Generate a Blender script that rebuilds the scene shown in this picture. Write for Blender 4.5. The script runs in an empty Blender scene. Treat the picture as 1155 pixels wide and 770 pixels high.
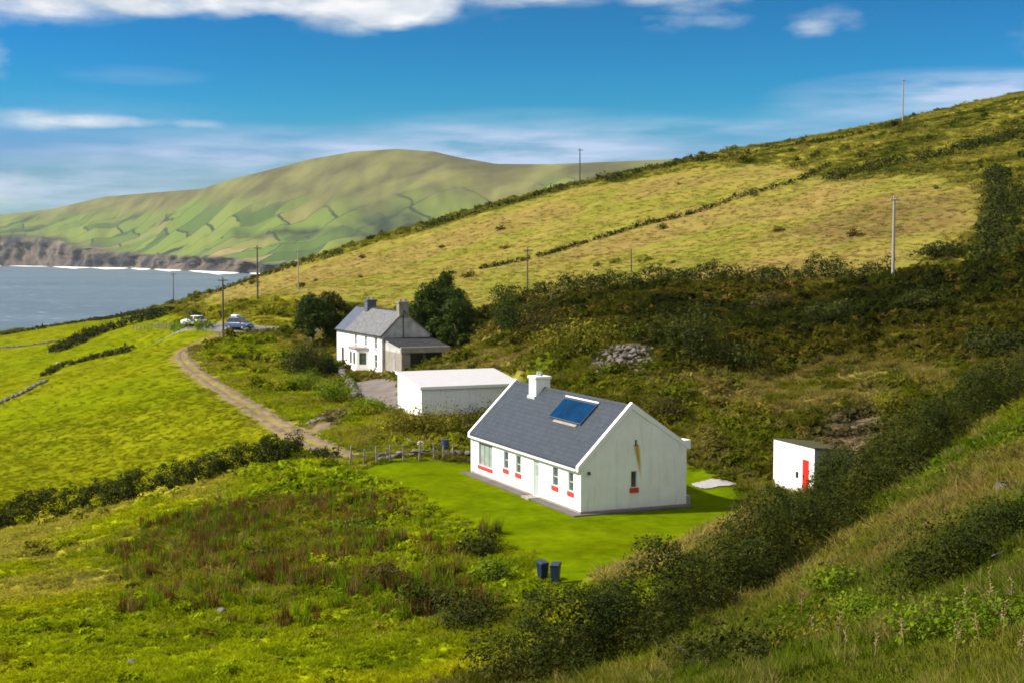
import bpy, bmesh, math, random
import numpy as np
from mathutils import Vector, Matrix

random.seed(7)
rng = np.random.default_rng(11)
R = math.radians
scene = bpy.context.scene
COL = scene.collection

# ------------------------------------------------------------------ camera model (photograph 1155 x 770)
PW, PH, FPX = 1155.0, 770.0, 1600.0
TH = math.atan(100.0 / 1600.0)
CT, ST = math.cos(TH), math.sin(TH)

def ray(x, y):
    u = (x - PW / 2) / FPX
    v = (PH / 2 - y) / FPX
    return np.array([u, CT + v * ST, -ST + v * CT])

def PT(x, y, Y):
    r = ray(x, y)
    return r * (Y / r[1])

# ------------------------------------------------------------------ numpy noise
def _hash(ix, iy, seed):
    h = (ix * 374761393 + iy * 668265263 + seed * 974711) & 0x7fffffff
    h = (h ^ (h >> 13)) * 1274126177 & 0x7fffffff
    return ((h ^ (h >> 16)) & 0xffff) / 65535.0

def vnoise(x, y, seed=0):
    x = np.asarray(x, float); y = np.asarray(y, float)
    ix = np.floor(x).astype(np.int64); iy = np.floor(y).astype(np.int64)
    fx = x - ix; fy = y - iy
    fx = fx * fx * fx * (fx * (fx * 6 - 15) + 10); fy = fy * fy * fy * (fy * (fy * 6 - 15) + 10)
    a = _hash(ix, iy, seed); b = _hash(ix + 1, iy, seed); c = _hash(ix, iy + 1, seed); d = _hash(ix + 1, iy + 1, seed)
    return (a * (1 - fx) + b * fx) * (1 - fy) + (c * (1 - fx) + d * fx) * fy

def fbm(x, y, oct=4, seed=0):
    s = 0.0; a = 0.5; n = 0.0
    for k in range(oct):
        s = s + a * vnoise(x, y, seed + k * 17); n += a
        x = np.asarray(x) * 2.03 + 13.7; y = np.asarray(y) * 2.03 + 7.1; a *= 0.5
    return s / n

def sstep(a, b, x):
    t = np.clip((np.asarray(x, float) - a) / (b - a), 0, 1)
    return t * t * (3 - 2 * t)

# ------------------------------------------------------------------ terrain control points: photo pixel + distance
CP = [
 # cottage shelf
 (655,580,78),(530,532,93),(775,572,80.6),(640,640,65.8),(560,600,74),(700,625,68.5),(620,655,63.4),(830,562,83.5),(780,548,88),(600,505,105),(680,515,101),
 (450,520,97.5),(430,535,93),(410,510,101.5),
 # rough ground in front / left
 (300,560,87),(200,600,83),(250,690,63.5),(400,690,61.5),(500,640,67.5),(550,690,58),(500,760,50),(300,760,51.5),(100,760,54.5),(0,700,67),(0,640,81),(0,590,102),
 (150,562,105),(250,536,104),(340,514,103),(420,600,77),(650,720,52.5),
 # left field
 (0,530,128),(0,480,163),(0,440,213),(0,400,320),(0,378,450),(100,361,445),(180,351,425),(200,500,123),(250,470,129.5),(100,430,223),(150,400,250),(100,390,295),(190,370,270),
 # track
 (390,515,101.5),(357,500,108),(335,490,114),(312,477,122),(279,456,135),(253,440,146),(231,426,159),(213,411,174),(204,401,188),(210,392,201),(246,379,213),
 # between track and farmhouse
 (340,450,137),(390,432,152),(330,402,180),(300,386,199),(430,446,139),(453,464,126),(476,470,120.3),(560,466,123),
 (270,371,215),(335,373,212),(219,366,222),(300,371,214),
 # farmhouse
 (432,424,160),(400,415,172),(372,405,180),(484,420,164),
 # slope behind cottage
 (800,505,93.5),(870,485,99),(700,450,106),(600,415,124),(545,405,138),(707,398,118),(850,430,112),(950,445,105),(1000,405,114),(1100,392,109),
 (900,530,90),(915,548,86),(840,540,88.5),
 (560,372,163),(520,388,160),(640,372,150),(750,370,140),(900,370,130),(1030,360,128),
 (650,327,190),(750,320,178),(900,318,164),(1005,316,151),(1100,305,142),(1155,295,138),
 (500,352,195),(400,342,230),(330,346,235),(270,347,245),(560,338,205),(235,352,250),
 # hill
 (800,252,250),(900,222,252),(1000,225,222),(1100,200,225),(1155,200,212),(650,262,275),(500,292,285),(350,316,300),(950,270,185),(750,290,210),
 # skyline
 (1155,110,345),(1100,122,342),(1018,139,340),(960,152,340),(900,163,340),(800,179,340),(700,201,338),(600,224,336),(500,252,336),(400,280,340),(300,310,350),(230,333,360),
 # beyond the skyline
 (1155,122,470),(1018,153,470),(900,180,470),(800,195,460),(700,217,450),(600,240,450),(500,268,450),(400,296,450),(300,330,450),
 (1155,200,800),(900,240,800),(600,290,800),
 # right-hand slope and hedge line
 (700,748,46),(850,672,54),(950,602,61),(1050,522,69),(1150,452,78),
 (750,745,43.5),(850,690,49),(950,625,54),(1050,545,61),(1150,475,70),
 (1155,560,48),(1000,660,42),(1000,720,33),(1155,650,36),(1155,770,25),(800,770,36),(900,740,36),(690,650,63.5),(830,588,76.5),(760,628,67.5),
 # outside the frame
 (1450,40,340),(1450,180,210),(1450,280,130),(1450,380,90),(1450,480,55),(1450,700,24),
 (-300,388,420),(-300,450,200),(-300,560,105),(-300,680,70),(-300,760,58),(-700,400,300),(-700,560,110),
]
W0 = [(0,0,-3.6),(0,15,-6.6),(8,12,-4.6),(-12,12,-8.2),(-22,30,-13.2),(0,30,-11.2),(9,5,-2.8),(-30,10,-12),(25,10,2.0),(0,-12,-1.0),(40,0,8),(-50,0,-17),(30,30,-3.0)]
cp = np.array([PT(*c) for c in CP] + W0)

class TPS:
    def __init__(s, p, lam=0.15):
        s.c = p[:, :2] / 100.0
        n = len(p)
        K = s.k(s.c[:, None, :] - s.c[None, :, :]) + lam * 0.001 * np.eye(n)
        Pm = np.hstack([np.ones((n, 1)), s.c])
        A = np.zeros((n + 3, n + 3)); A[:n, :n] = K; A[:n, n:] = Pm; A[n:, :n] = Pm.T
        b = np.zeros(n + 3); b[:n] = p[:, 2]
        s.w = np.linalg.solve(A, b)
    @staticmethod
    def k(d):
        r2 = (d ** 2).sum(-1)
        return 0.5 * r2 * np.log(r2 + 1e-9)
    def __call__(s, X, Y):
        X = np.atleast_1d(np.asarray(X, float)); Y = np.atleast_1d(np.asarray(Y, float))
        sh = X.shape; q = np.stack([X.ravel(), Y.ravel()], 1) / 100.0
        out = np.empty(len(q)); n = len(s.c)
        for i in range(0, len(q), 20000):
            qq = q[i:i + 20000]
            out[i:i + 20000] = s.k(qq[:, None, :] - s.c[None, :, :]) @ s.w[:n] + s.w[n] + qq @ s.w[n + 1:]
        return out.reshape(sh)
tps = TPS(cp)
SEA_Z = -60.0

def H0(X, Y):
    """smooth ground height, with the sea cliff beyond the fields"""
    z = tps(X, Y)
    X = np.atleast_1d(np.asarray(X, float)); Y = np.atleast_1d(np.asarray(Y, float))
    edge = 470 + 0.9 * np.clip(X + 95, 0, 400) + 8 * (fbm(X / 25, X * 0 + 3, 3, 5) - .5)
    t = sstep(0, 26, Y - edge)
    z = np.clip(z, -58, 70)
    return z * (1 - t) + (SEA_Z - 8) * t

def G(x, y, far=470):
    """ground point seen at a photo pixel"""
    r = ray(x, y)
    Ys = np.concatenate([np.arange(14, 130, .5), np.arange(130, far, 1.0)])
    px = r[0] / r[1] * Ys; pz = r[2] / r[1] * Ys
    h = H0(px, Ys)
    below = np.nonzero(pz < h)[0]
    if len(below) == 0: i = np.argmin(pz - h); Yv = Ys[i]
    else:
        i = below[0]
        if i == 0: Yv = Ys[0]
        else:
            a = pz[i - 1] - h[i - 1]; b = pz[i] - h[i]
            Yv = Ys[i - 1] + (Ys[i] - Ys[i - 1]) * a / (a - b + 1e-9)
    X = r[0] / r[1] * Yv
    return np.array([X, Yv, H0(X, Yv)[0]])
def GP(pts): return [G(*p) for p in pts]

def in_poly(X, Y, poly):
    ins = np.zeros(X.shape, bool); n = len(poly)
    for i in range(n):
        x1, y1 = poly[i][:2]; x2, y2 = poly[(i + 1) % n][:2]
        c = ((y1 > Y) != (y2 > Y)) & (X < (x2 - x1) * (Y - y1) / (y2 - y1 + 1e-12) + x1)
        ins ^= c
    return ins
def dist_line(X, Y, line):
    d = np.full(X.shape, 1e9)
    for a, b in zip(line[:-1], line[1:]):
        ax, ay = a[:2]; bx, by = b[:2]; dx, dy = bx - ax, by - ay
        t = np.clip(((X - ax) * dx + (Y - ay) * dy) / (dx * dx + dy * dy + 1e-9), 0, 1)
        d = np.minimum(d, np.hypot(X - ax - t * dx, Y - ay - t * dy))
    return d
def sdf(X, Y, poly):
    d = dist_line(X, Y, list(poly) + [poly[0]])
    return np.where(in_poly(X, Y, poly), -d, d)

# ------------------------------------------------------------------ building frames
COT_O = PT(655, 580, 78); COT_A = math.atan2(.396, .918)
COT_L, COT_W, COT_R = 16.5, 6.7, 3.19
FARM_O = PT(431, 422, 160); FARM_A = math.atan2(.409, .9125)
GAR_O = PT(475.5, 470, 120.3); GAR_A = math.atan2(.4, .917)
SHED_O = PT(918, 563, 83.6); SHED_A = math.atan2(.342, .94)
def loc2w(o, a, x, y): return (o[0] + x * math.cos(a) - y * math.sin(a), o[1] + x * math.sin(a) + y * math.cos(a))
def w2loc(o, a, X, Y):
    dx = X - o[0]; dy = Y - o[1]
    return dx * math.cos(a) + dy * math.sin(a), -dx * math.sin(a) + dy * math.cos(a)
PADS = [(COT_O, COT_A, -.9, COT_W + .9, -.9, COT_L + .9, COT_O[2]),
        (FARM_O, FARM_A, -.6, 9.5, -9.0, 21.5, FARM_O[2]),
        (GAR_O, GAR_A, -.5, 9.5, -.5, 6.6, GAR_O[2]),
        (SHED_O, SHED_A, -.4, 5.4, -.4, 5.2, SHED_O[2])]

# ------------------------------------------------------------------ regions (world polygons found from the picture)
LAWN = GP([(405,527),(440,520),(500,520),(530,522),(560,520),(800,530),(832,552),(842,572),(834,588),(800,602),(760,622),(725,640),(690,652),(650,660),(622,655),(604,628),(560,603),(500,575),(452,548),(405,535)])
LFIELD = GP([(0,378),(100,361),(190,350),(235,352),(240,376),(212,390),(196,402),(205,414),(224,429),(247,446),(273,463),(305,484),(330,500),(300,520),(240,535),(150,560),(60,580),(0,592)])
LFIELD = [(-400, 105), (-420, 430)] + [tuple(p[:2]) for p in LFIELD]
HILLF = GP([(235,352),(232,333),(300,311),(400,281),(500,254),(600,226),(650,214),(700,205),(800,190),(880,185),(960,205),(1060,195),(1100,215),(1110,250),(1060,285),(1000,312),(900,318),(750,322),(650,330),(560,342),(520,350),(450,346),(340,342),(270,342)])
SCRUB = GP([(540,360),(600,338),(650,328),(750,321),(900,317),(1000,313),(1155,290),(1300,290),(1300,400),(1155,400),(1000,412),(900,412),(830,415),(760,418),(735,395),(690,385),(640,402),(600,395)])
RUSH = GP([(150,600),(240,572),(330,560),(400,560),(440,585),(455,620),(400,650),(360,692),(250,702),(190,695),(160,650)])
RUSH2 = GP([(395,655),(450,612),(510,600),(560,640),(560,690),(480,700),(420,700)])
ROUGHG = GP([(300,520),(390,525),(500,570),(610,640),(600,700),(500,720),(420,700),(330,640),(200,600)])
BANKB = GP([(225,352),(236,340),(340,341),(345,366),(260,369),(236,366)])
YARD = GP([(396,432),(428,426),(452,432),(455,466),(440,464),(428,455),(402,450)])
SLABP = GP([(778,546),(800,541),(830,543),(826,549),(790,550)])
TRACK = GP([(392,516),(374,508),(357,500),(335,490),(312,477),(279,456),(253,440),(231,426),(213,411),(204,402),(207,394),(228,385),(246,379),(262,374)])
ROADL = GP([(150,357),(219,367),(262,372),(300,371),(340,372),(400,368)])
ROADL = [(-175, 268)] + [tuple(p[:2]) for p in ROADL[1:5]] + [(-27, 205)]
HEDGE_D = [PT(600,785,44)[:2], PT(700,745,46.5)[:2], PT(775,712,50)[:2], PT(850,670,54.5)[:2], PT(950,600,61.5)[:2], PT(1050,520,69.5)[:2], PT(1150,450,78.5)[:2], PT(1300,370,92)[:2]]

SLOPEP = GP([(520,392),(600,400),(690,410),(760,420),(850,440),(860,480),(840,530),(790,530),(700,470),(600,425),(540,410)])
BANKG = GP([(262,380),(320,388),(372,432),(398,452),(450,470),(478,476),(535,478),(528,512),(450,518),(400,514),(350,494),(290,464),(240,428),(222,405),(232,392)])
DRYB = GP([(690,652),(720,641),(770,621),(815,600),(840,584)])
TANB = GP([(860,668),(960,640),(1060,585),(1160,535),(1260,490)])
BRACK = GP([(880,268),(930,240),(1010,222),(1095,222),(1075,250),(1000,272),(940,274)])
EARTH2 = GP([(912,486),(950,470),(990,468),(1000,490),(965,506),(930,506)])
EARTH = GP([(345,487),(358,475),(385,462),(398,462),(378,478),(360,492)])

def col3(c): return np.array(c, float)
C_LAWN = col3((.088,.128,.001)); C_FIELD = col3((.138,.162,.002)); C_FIELD2 = col3((.108,.142,.002))
C_HILL = col3((.210,.172,.038)); C_HILL2 = col3((.155,.158,.022)); C_TAN = col3((.205,.138,.050))
C_SCRUB = col3((.040,.048,.004)); C_SCRUB2 = col3((.056,.056,.007)); C_OLIVE = col3((.120,.125,.007))
C_ROUGH = col3((.235,.285,.003)); C_ROUGHD = col3((.085,.125,.003)); C_RUSH = col3((.130,.100,.014)); C_DRY = col3((.360,.260,.080))
C_BANK = col3((.215,.205,.014)); C_UP = col3((.195,.180,.024)); C_DIRT = col3((.30,.22,.13)); C_SLOPE = col3((.190,.160,.018)); C_FRESH = col3((.210,.250,.003))

def mixc(a, b, t): return a + (b - a) * t[..., None]

def region(X, Y):
    """albedo, grass height, roughness amplitude at world points"""
    wob = (fbm(X / 3.0, Y / 3.0, 3, 21) - .5) * 3.0
    wobf = (fbm(X / 12.0, Y / 12.0, 3, 31) - .5)
    n1 = fbm(X / 9.0, Y / 9.0, 4, 1); n2 = fbm(X / 2.2, Y / 2.2, 3, 2); n3 = fbm(X / 28.0, Y / 28.0, 3, 3)
    n1 = sstep(.32, .68, n1); n2 = sstep(.30, .70, n2); n3 = sstep(.33, .67, n3)
    r = np.hypot(X, Y)
    # default: rough olive hillside
    c = mixc(C_OLIVE, C_SCRUB, n1 * .6); c = mixc(c, C_DRY, sstep(.55, .95, n2 * .6 + n3 * .5) * .35)
    gh = .32 + 0 * X; amp = .30 + 0 * X
    # right-hand near slope
    hd = dist_line(X, Y, HEDGE_D)
    near = sstep(2, -6, Y - (44 + X * 1.35)) * sstep(0, 8, X + 2)
    cn = mixc(col3((.080,.125,.004)), col3((.140,.155,.008)), n1)
    tb = sstep(7, 1, dist_line(X, Y, TANB) + wob) ; cn = mixc(cn, col3((.185,.145,.032)), tb * (.35 + .65 * n2)); cn = mixc(cn, C_DRY, n2 * n3 * .25)
    c = mixc(c, cn, near); 
    # front left rough ground
    fl = sstep(1.5, -1.5, (Y - (50 + X * 1.1)) * -1 + 0) * sstep(125, 108, Y + 0.12 * X) * sstep(6, -2, X - (Y - 46) * .55) * sstep(11, 5, X) * (1 - sstep(90, 97, Y) * sstep(-15, -8, X))
    cf = mixc(C_ROUGH, col3((.280,.285,.004)), n1); cf = mixc(cf, C_ROUGHD, sstep(.5, 1.0, n2) * .5); cf = mixc(cf, C_DRY, sstep(.6, 1, n3 * n1) * .35)
    c = mixc(c, cf, fl); amp = amp * (1 - fl) + .22 * fl; gh = gh * (1 - fl) + .20 * fl
    def put(poly, color, soft, w, h=None, a=None, cc=None):
        nonlocal c, gh, amp
        m = sstep(soft, -soft, sdf(X, Y, poly) + wob * w)
        c = mixc(c, color, m)
        if h is not None: gh = gh * (1 - m) + h * m
        if a is not None: amp = amp * (1 - m) + a * m
        return m
    g = mixc(C_ROUGHD * 1.5, C_ROUGH * .95, n2); put(ROUGHG, g, 3, .8)
    put(RUSH, mixc(C_ROUGH * .72, C_RUSH * 1.1, n1 * .55), 4, 2.0, .30); put(RUSH2, mixc(C_ROUGH * .72, C_RUSH * 1.1, n1 * .55), 3, 1.6, .30)
    f = mixc(C_FIELD, C_FIELD2, n1 * .45); f = mixc(f, col3((.180,.172,.006)), n3 * .5); f = mixc(f, C_FIELD2 * .8, sstep(.55, 1, n2) * .3)
    put(LFIELD, f, 2.5, .5, .14, .06)
    # hillside behind, then the dry yellow field, then dark scrub
    up = sstep(190, 240, Y + .35 * X) * sstep(-40, 10, X)
    c = mixc(c, mixc(C_UP, C_SCRUB * 1.3, n1), up)
    hf = mixc(C_HILL, C_HILL2, n1 * .75); hf = mixc(hf, C_TAN, sstep(.45, .95, n3) * .55); hf = mixc(hf, C_HILL2 * .8, sstep(.6, 1, n2) * .25)
    put(HILLF, hf, 5, 1.4, .20, .10)
    put(BANKB, mixc(C_OLIVE, C_BANK, n1), 3, .8, .35)
    sc = mixc(C_SCRUB, C_SCRUB2, n1); put(SCRUB, mixc(sc * .75, C_SLOPE * .8, sstep(.6, 1.0, n3) * .5), 3, 1.2, .4, .3)
    put(SLOPEP, mixc(mixc(col3((.075,.095,.006)), C_OLIVE, n1), C_DRY * .8, sstep(.35, .8, n3) * sstep(.3, .9, n2) * .75), 3, 1.6, .36, .35)
    put(BANKG, mixc(mixc(C_FRESH, C_SLOPE * 1.1, n1 * .7), C_ROUGHD, sstep(.5, 1, n2) * .5), 2, .8, .3, .25)
    lw = mixc(C_LAWN, C_LAWN * col3((1.35,1.12,1.2)), n1 * .6); lw = mixc(lw, C_LAWN * .82, n2 * .25)
    put(LAWN, lw, .5, .45, .06, .04)
    db = sstep(1.7, .3, dist_line(X, Y, DRYB) + wob * .5); c = mixc(c, col3((.36,.28,.075)), db * .85); gh = gh * (1 - db) + .36 * db
    put(BRACK, mixc(C_TAN * .75, C_HILL2 * .8, n2 * .6), 5, 3.5)
    put(EARTH2, C_DIRT * .42, 1.5, 1.0, .10)
    put(EARTH, C_DIRT * .75, .8, .4, .02)
    e = dist_line(X, Y, TRACK); t = sstep(1.5, .9, e + wob * .25); c = mixc(c, mixc(C_DIRT * .62, C_BANK, n2 * .55), t); gh = gh * (1 - t) + .05 * t; t = sstep(6, 2, e); amp = amp * (1 - t) + .03 * t
    e2 = dist_line(X, Y, ROADL); t = sstep(3.0, 2.2, e2); gh = gh * (1 - t) + .04 * t; amp = amp * (1 - t) + .02 * t
    m = sstep(.8, -.6, sdf(X, Y, YARD)); gh = gh * (1 - m); amp = amp * (1 - m) + .01 * m
    m = sstep(.4, -.2, sdf(X, Y, SLABP)); gh = gh * (1 - m); amp = amp * (1 - m) + .01 * m
    # cliffs
    cl = sstep(-46, -52, H0c(X, Y)); c = mixc(c, col3((.10,.085,.06)), cl)
    return c, gh, amp
_cache = {}
def H0c(X, Y): return H0(X, Y)

def flatten(X, Y, z):
    for o, a, x0, x1, y0, y1, zz in PADS:
        lx, ly = w2loc(o, a, X, Y)
        d = np.maximum(np.maximum(x0 - lx, lx - x1), np.maximum(y0 - ly, ly - y1))
        t = sstep(3.0, 0.0, d)
        z = z * (1 - t) + (zz - .02) * t
    return z
def HG(X, Y, amp=None):
    """final ground height incl. small bumps"""
    X = np.atleast_1d(np.asarray(X, float)); Y = np.atleast_1d(np.asarray(Y, float))
    if amp is None: amp = region(X, Y)[2]
    z = H0(X, Y)
    r = np.hypot(X, Y)
    z = z + amp * ((fbm(X / 2.6, Y / 2.6, 4, 41) - .5) * 2.2 + (fbm(X / 14, Y / 14, 3, 42) - .5) * 2.4 * np.clip(r / 90, .5, 2.2))
    return flatten(X, Y, z)
def gz(x, y): return float(HG(x, y)[0])

# ------------------------------------------------------------------ mesh helpers
class MB:
    def __init__(s): s.v = []; s.f = []
    def poly(s, pts):
        i = len(s.v); s.v += [tuple(p) for p in pts]; s.f.append(tuple(range(i, i + len(pts))))
    def box(s, x0, x1, y0, y1, z0, z1):
        i = len(s.v)
        s.v += [(x0,y0,z0),(x1,y0,z0),(x1,y1,z0),(x0,y1,z0),(x0,y0,z1),(x1,y0,z1),(x1,y1,z1),(x0,y1,z1)]
        s.f += [tuple(i + k for k in f) for f in ((0,3,2,1),(4,5,6,7),(0,1,5,4),(1,2,6,5),(2,3,7,6),(3,0,4,7))]
    def hexa(s, p):
        i = len(s.v); s.v += [tuple(q) for q in p]
        s.f += [tuple(i + k for k in f) for f in ((0,3,2,1),(4,5,6,7),(0,1,5,4),(1,2,6,5),(2,3,7,6),(3,0,4,7))]
    def prism(s, prof, axis, a, b):
        """profile of 2-D points extruded along axis ('x': profile is (y,z); 'y': profile is (x,z); 'z': (x,y))"""
        def q(p, t): return {'x': (t, p[0], p[1]), 'y': (p[0], t, p[1]), 'z': (p[0], p[1], t)}[axis]
        i = len(s.v); n = len(prof)
        s.v += [q(p, a) for p in prof] + [q(p, b) for p in prof]
        s.f.append(tuple(i + k for k in range(n))); s.f.append(tuple(i + n + k for k in reversed(range(n))))
        for k in range(n): s.f.append((i + k, i + n + k, i + n + (k + 1) % n, i + (k + 1) % n))
    def tube(s, pts, rads, n=8, cap=True):
        rings = []
        for k, p in enumerate(pts):
            p = Vector(p); d = (Vector(pts[min(k + 1, len(pts) - 1)]) - Vector(pts[max(k - 1, 0)])).normalized()
            a = d.orthogonal().normalized(); b = d.cross(a)
            i = len(s.v); rr = rads[k] if hasattr(rads, '__len__') else rads
            for j in range(n):
                t = 2 * math.pi * j / n; s.v.append(tuple(p + (a * math.cos(t) + b * math.sin(t)) * rr))
            rings.append(i)
        for i0, i1 in zip(rings[:-1], rings[1:]):
            for j in range(n): s.f.append((i0 + j, i0 + (j + 1) % n, i1 + (j + 1) % n, i1 + j))
        if cap:
            s.f.append(tuple(rings[0] + j for j in reversed(range(n)))); s.f.append(tuple(rings[-1] + j for j in range(n)))
    def rock(s, c, r, sx=1, sy=1, sz=.7, seed=0):
        bm = bmesh.new(); bmesh.ops.create_icosphere(bm, subdivisions=2, radius=1)
        rr = random.Random(seed); off = [rr.uniform(-50, 50) for _ in range(3)]
        ang = rr.uniform(0, 6.28); ca, sa = math.cos(ang), math.sin(ang)
        from mathutils import noise
        i = len(s.v)
        for v in bm.verts:
            p = v.co; k = 1 + .45 * noise.noise(Vector((p.x * 1.1 + off[0], p.y * 1.1 + off[1], p.z * 1.1 + off[2]))) + .12 * noise.noise(Vector((p.x * 3 + off[1], p.y * 3, p.z * 3)))
            x, y, z = p.x * k * r * sx, p.y * k * r * sy, p.z * k * r * sz
            s.v.append((c[0] + x * ca - y * sa, c[1] + x * sa + y * ca, c[2] + z))
        for f in bm.faces: s.f.append(tuple(i + v.index for v in f.verts))
        bm.free()
    def build(s, name, mat, parent=None, smooth=False, bevel=0):
        me = bpy.data.meshes.new(name); me.from_pydata(s.v, [], s.f); me.update()
        if bevel or True:
            bm = bmesh.new(); bm.from_mesh(me); bmesh.ops.recalc_face_normals(bm, faces=bm.faces[:])
            if bevel:
                bmesh.ops.remove_doubles(bm, verts=bm.verts[:], dist=1e-5)
                bmesh.ops.bevel(bm, geom=[e for e in bm.edges if e.calc_face_angle(0) > .5], offset=bevel, segments=2, affect='EDGES', profile=.6)
            bm.to_mesh(me); bm.free()
        if smooth: me.shade_smooth()
        return link(name, me, mat, parent)

def link(name, me, mat, parent=None):
    o = bpy.data.objects.new(name, me); COL.objects.link(o)
    if mat is not None: me.materials.append(mat)
    if parent is not None: o.parent = parent
    return o
def tag(o, label=None, cat=None, group=None, kind=None):
    if label: o['label'] = label
    if cat: o['category'] = cat
    if cat and not kind: o['kind'] = 'thing'
    if group: o['group'] = group
    if kind: o['kind'] = kind
    return o
def empty(name, loc, rz=0):
    o = bpy.data.objects.new(name, None); COL.objects.link(o); o.location = loc; o.rotation_euler = (0, 0, rz); o.empty_display_size = .3
    return o
def copy_tree(o, parent=None):
    c = o.copy(); COL.objects.link(c)
    if parent is not None: c.parent = parent
    for ch in list(o.children): copy_tree(ch, c)
    return c
def np_mesh(name, V, F):
    """V (n,3), F (m,k) numpy"""
    V = np.ascontiguousarray(V, np.float32); F = np.ascontiguousarray(F, np.int32)
    me = bpy.data.meshes.new(name); m, k = F.shape
    me.vertices.add(len(V)); me.vertices.foreach_set('co', V.ravel())
    me.loops.add(m * k); me.loops.foreach_set('vertex_index', F.ravel())
    me.polygons.add(m); me.polygons.foreach_set('loop_start', np.arange(0, m * k, k, dtype=np.int32))
    me.update(calc_edges=True); me.validate()
    return me

# ------------------------------------------------------------------ materials
def nodes_of(m):
    m.use_nodes = True; nt = m.node_tree; nt.nodes.clear(); return nt
def new(nt, t, **kw):
    n = nt.nodes.new(t)
    for k, v in kw.items(): setattr(n, k, v)
    return n
def mat(name, c, rough=.7, var=.15, scale=3.0, bump=.0, bscale=30, spec=.3, metal=0.0, c2=None):
    m = bpy.data.materials.new(name); nt = nodes_of(m)
    out = new(nt, 'ShaderNodeOutputMaterial'); p = new(nt, 'ShaderNodeBsdfPrincipled')
    tc = new(nt, 'ShaderNodeTexCoord'); n = new(nt, 'ShaderNodeTexNoise'); n.inputs['Scale'].default_value = scale; n.inputs['Detail'].default_value = 6
    nt.links.new(tc.outputs['Object'], n.inputs['Vector'])
    r = new(nt, 'ShaderNodeValToRGB'); r.color_ramp.elements[0].position = .3; r.color_ramp.elements[1].position = .7
    a = tuple(x * (1 - var) for x in c); b = tuple(min(1, x * (1 + var)) for x in (c2 or c))
    r.color_ramp.elements[0].color = (*a, 1); r.color_ramp.elements[1].color = (*b, 1)
    nt.links.new(n.outputs['Fac'], r.inputs['Fac']); nt.links.new(r.outputs['Color'], p.inputs['Base Color'])
    p.inputs['Roughness'].default_value = rough; p.inputs['Specular IOR Level'].default_value = spec; p.inputs['Metallic'].default_value = metal
    if bump:
        n2 = new(nt, 'ShaderNodeTexNoise'); n2.inputs['Scale'].default_value = bscale; n2.inputs['Detail'].default_value = 4
        nt.links.new(tc.outputs['Object'], n2.inputs['Vector'])
        bp = new(nt, 'ShaderNodeBump'); bp.inputs['Strength'].default_value = bump; bp.inputs['Distance'].default_value = .02
        nt.links.new(n2.outputs['Fac'], bp.inputs['Height']); nt.links.new(bp.outputs['Normal'], p.inputs['Normal'])
    nt.links.new(p.outputs['BSDF'], out.inputs['Surface'])
    return m

def leaf_mat(name, c1, c2, c3=None, trans=.3, tint=False, patch=.25, up=0):
    """foliage: random colour per leaf/blade and slow patches through space; tint=True multiplies the instancer colour"""
    m = bpy.data.materials.new(name); nt = nodes_of(m); L = nt.links.new
    out = new(nt, 'ShaderNodeOutputMaterial')
    geo = new(nt, 'ShaderNodeNewGeometry')
    nz = new(nt, 'ShaderNodeTexNoise'); nz.inputs['Scale'].default_value = patch; nz.inputs['Detail'].default_value = 3
    L(geo.outputs['Position'], nz.inputs['Vector'])
    a = new(nt, 'ShaderNodeMath', operation='MULTIPLY_ADD'); a.inputs[1].default_value = .45; a.inputs[2].default_value = 0
    L(geo.outputs['Random Per Island'], a.inputs[0])
    b = new(nt, 'ShaderNodeMath', operation='MULTIPLY_ADD'); b.inputs[1].default_value = 1.7; b.inputs[2].default_value = -.62
    L(nz.outputs['Fac'], b.inputs[0])
    s = new(nt, 'ShaderNodeMath', operation='ADD', use_clamp=True); L(a.outputs[0], s.inputs[0]); L(b.outputs[0], s.inputs[1])
    r = new(nt, 'ShaderNodeValToRGB'); e = r.color_ramp.elements
    e[0].position = 0.0; e[0].color = (*c1, 1); e[1].position = .6 if c3 else 1.0; e[1].color = (*c2, 1)
    if c3: q = e.new(1.0); q.color = (*c3, 1)
    L(s.outputs[0], r.inputs['Fac']); colr = r.outputs['Color']
    if tint:
        at = new(nt, 'ShaderNodeAttribute', attribute_type='INSTANCER', attribute_name='tint')
        mx = new(nt, 'ShaderNodeMix', data_type='RGBA', blend_type='MULTIPLY'); mx.inputs['Factor'].default_value = 1
        L(colr, mx.inputs['A']); L(at.outputs['Color'], mx.inputs['B']); colr = mx.outputs['Result']
    d = new(nt, 'ShaderNodeBsdfPrincipled'); d.inputs['Roughness'].default_value = .75; d.inputs['Specular IOR Level'].default_value = 0.0 if up else .08
    if up:
        va = new(nt, 'ShaderNodeVectorMath', operation='MULTIPLY_ADD'); va.inputs[1].default_value = (1 - up,) * 3; va.inputs[2].default_value = (0, 0, up); L(geo.outputs['Normal'], va.inputs[0])
        vn = new(nt, 'ShaderNodeVectorMath', operation='NORMALIZE'); L(va.outputs[0], vn.inputs[0]); L(vn.outputs[0], d.inputs['Normal'])
    t = new(nt, 'ShaderNodeBsdfTranslucent'); mxs = new(nt, 'ShaderNodeMixShader'); mxs.inputs['Fac'].default_value = trans
    L(colr, d.inputs['Base Color']); L(colr, t.inputs['Color']); L(d.outputs[0], mxs.inputs[1]); L(t.outputs[0], mxs.inputs[2]); L(mxs.outputs[0], out.inputs['Surface'])
    return m

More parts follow.
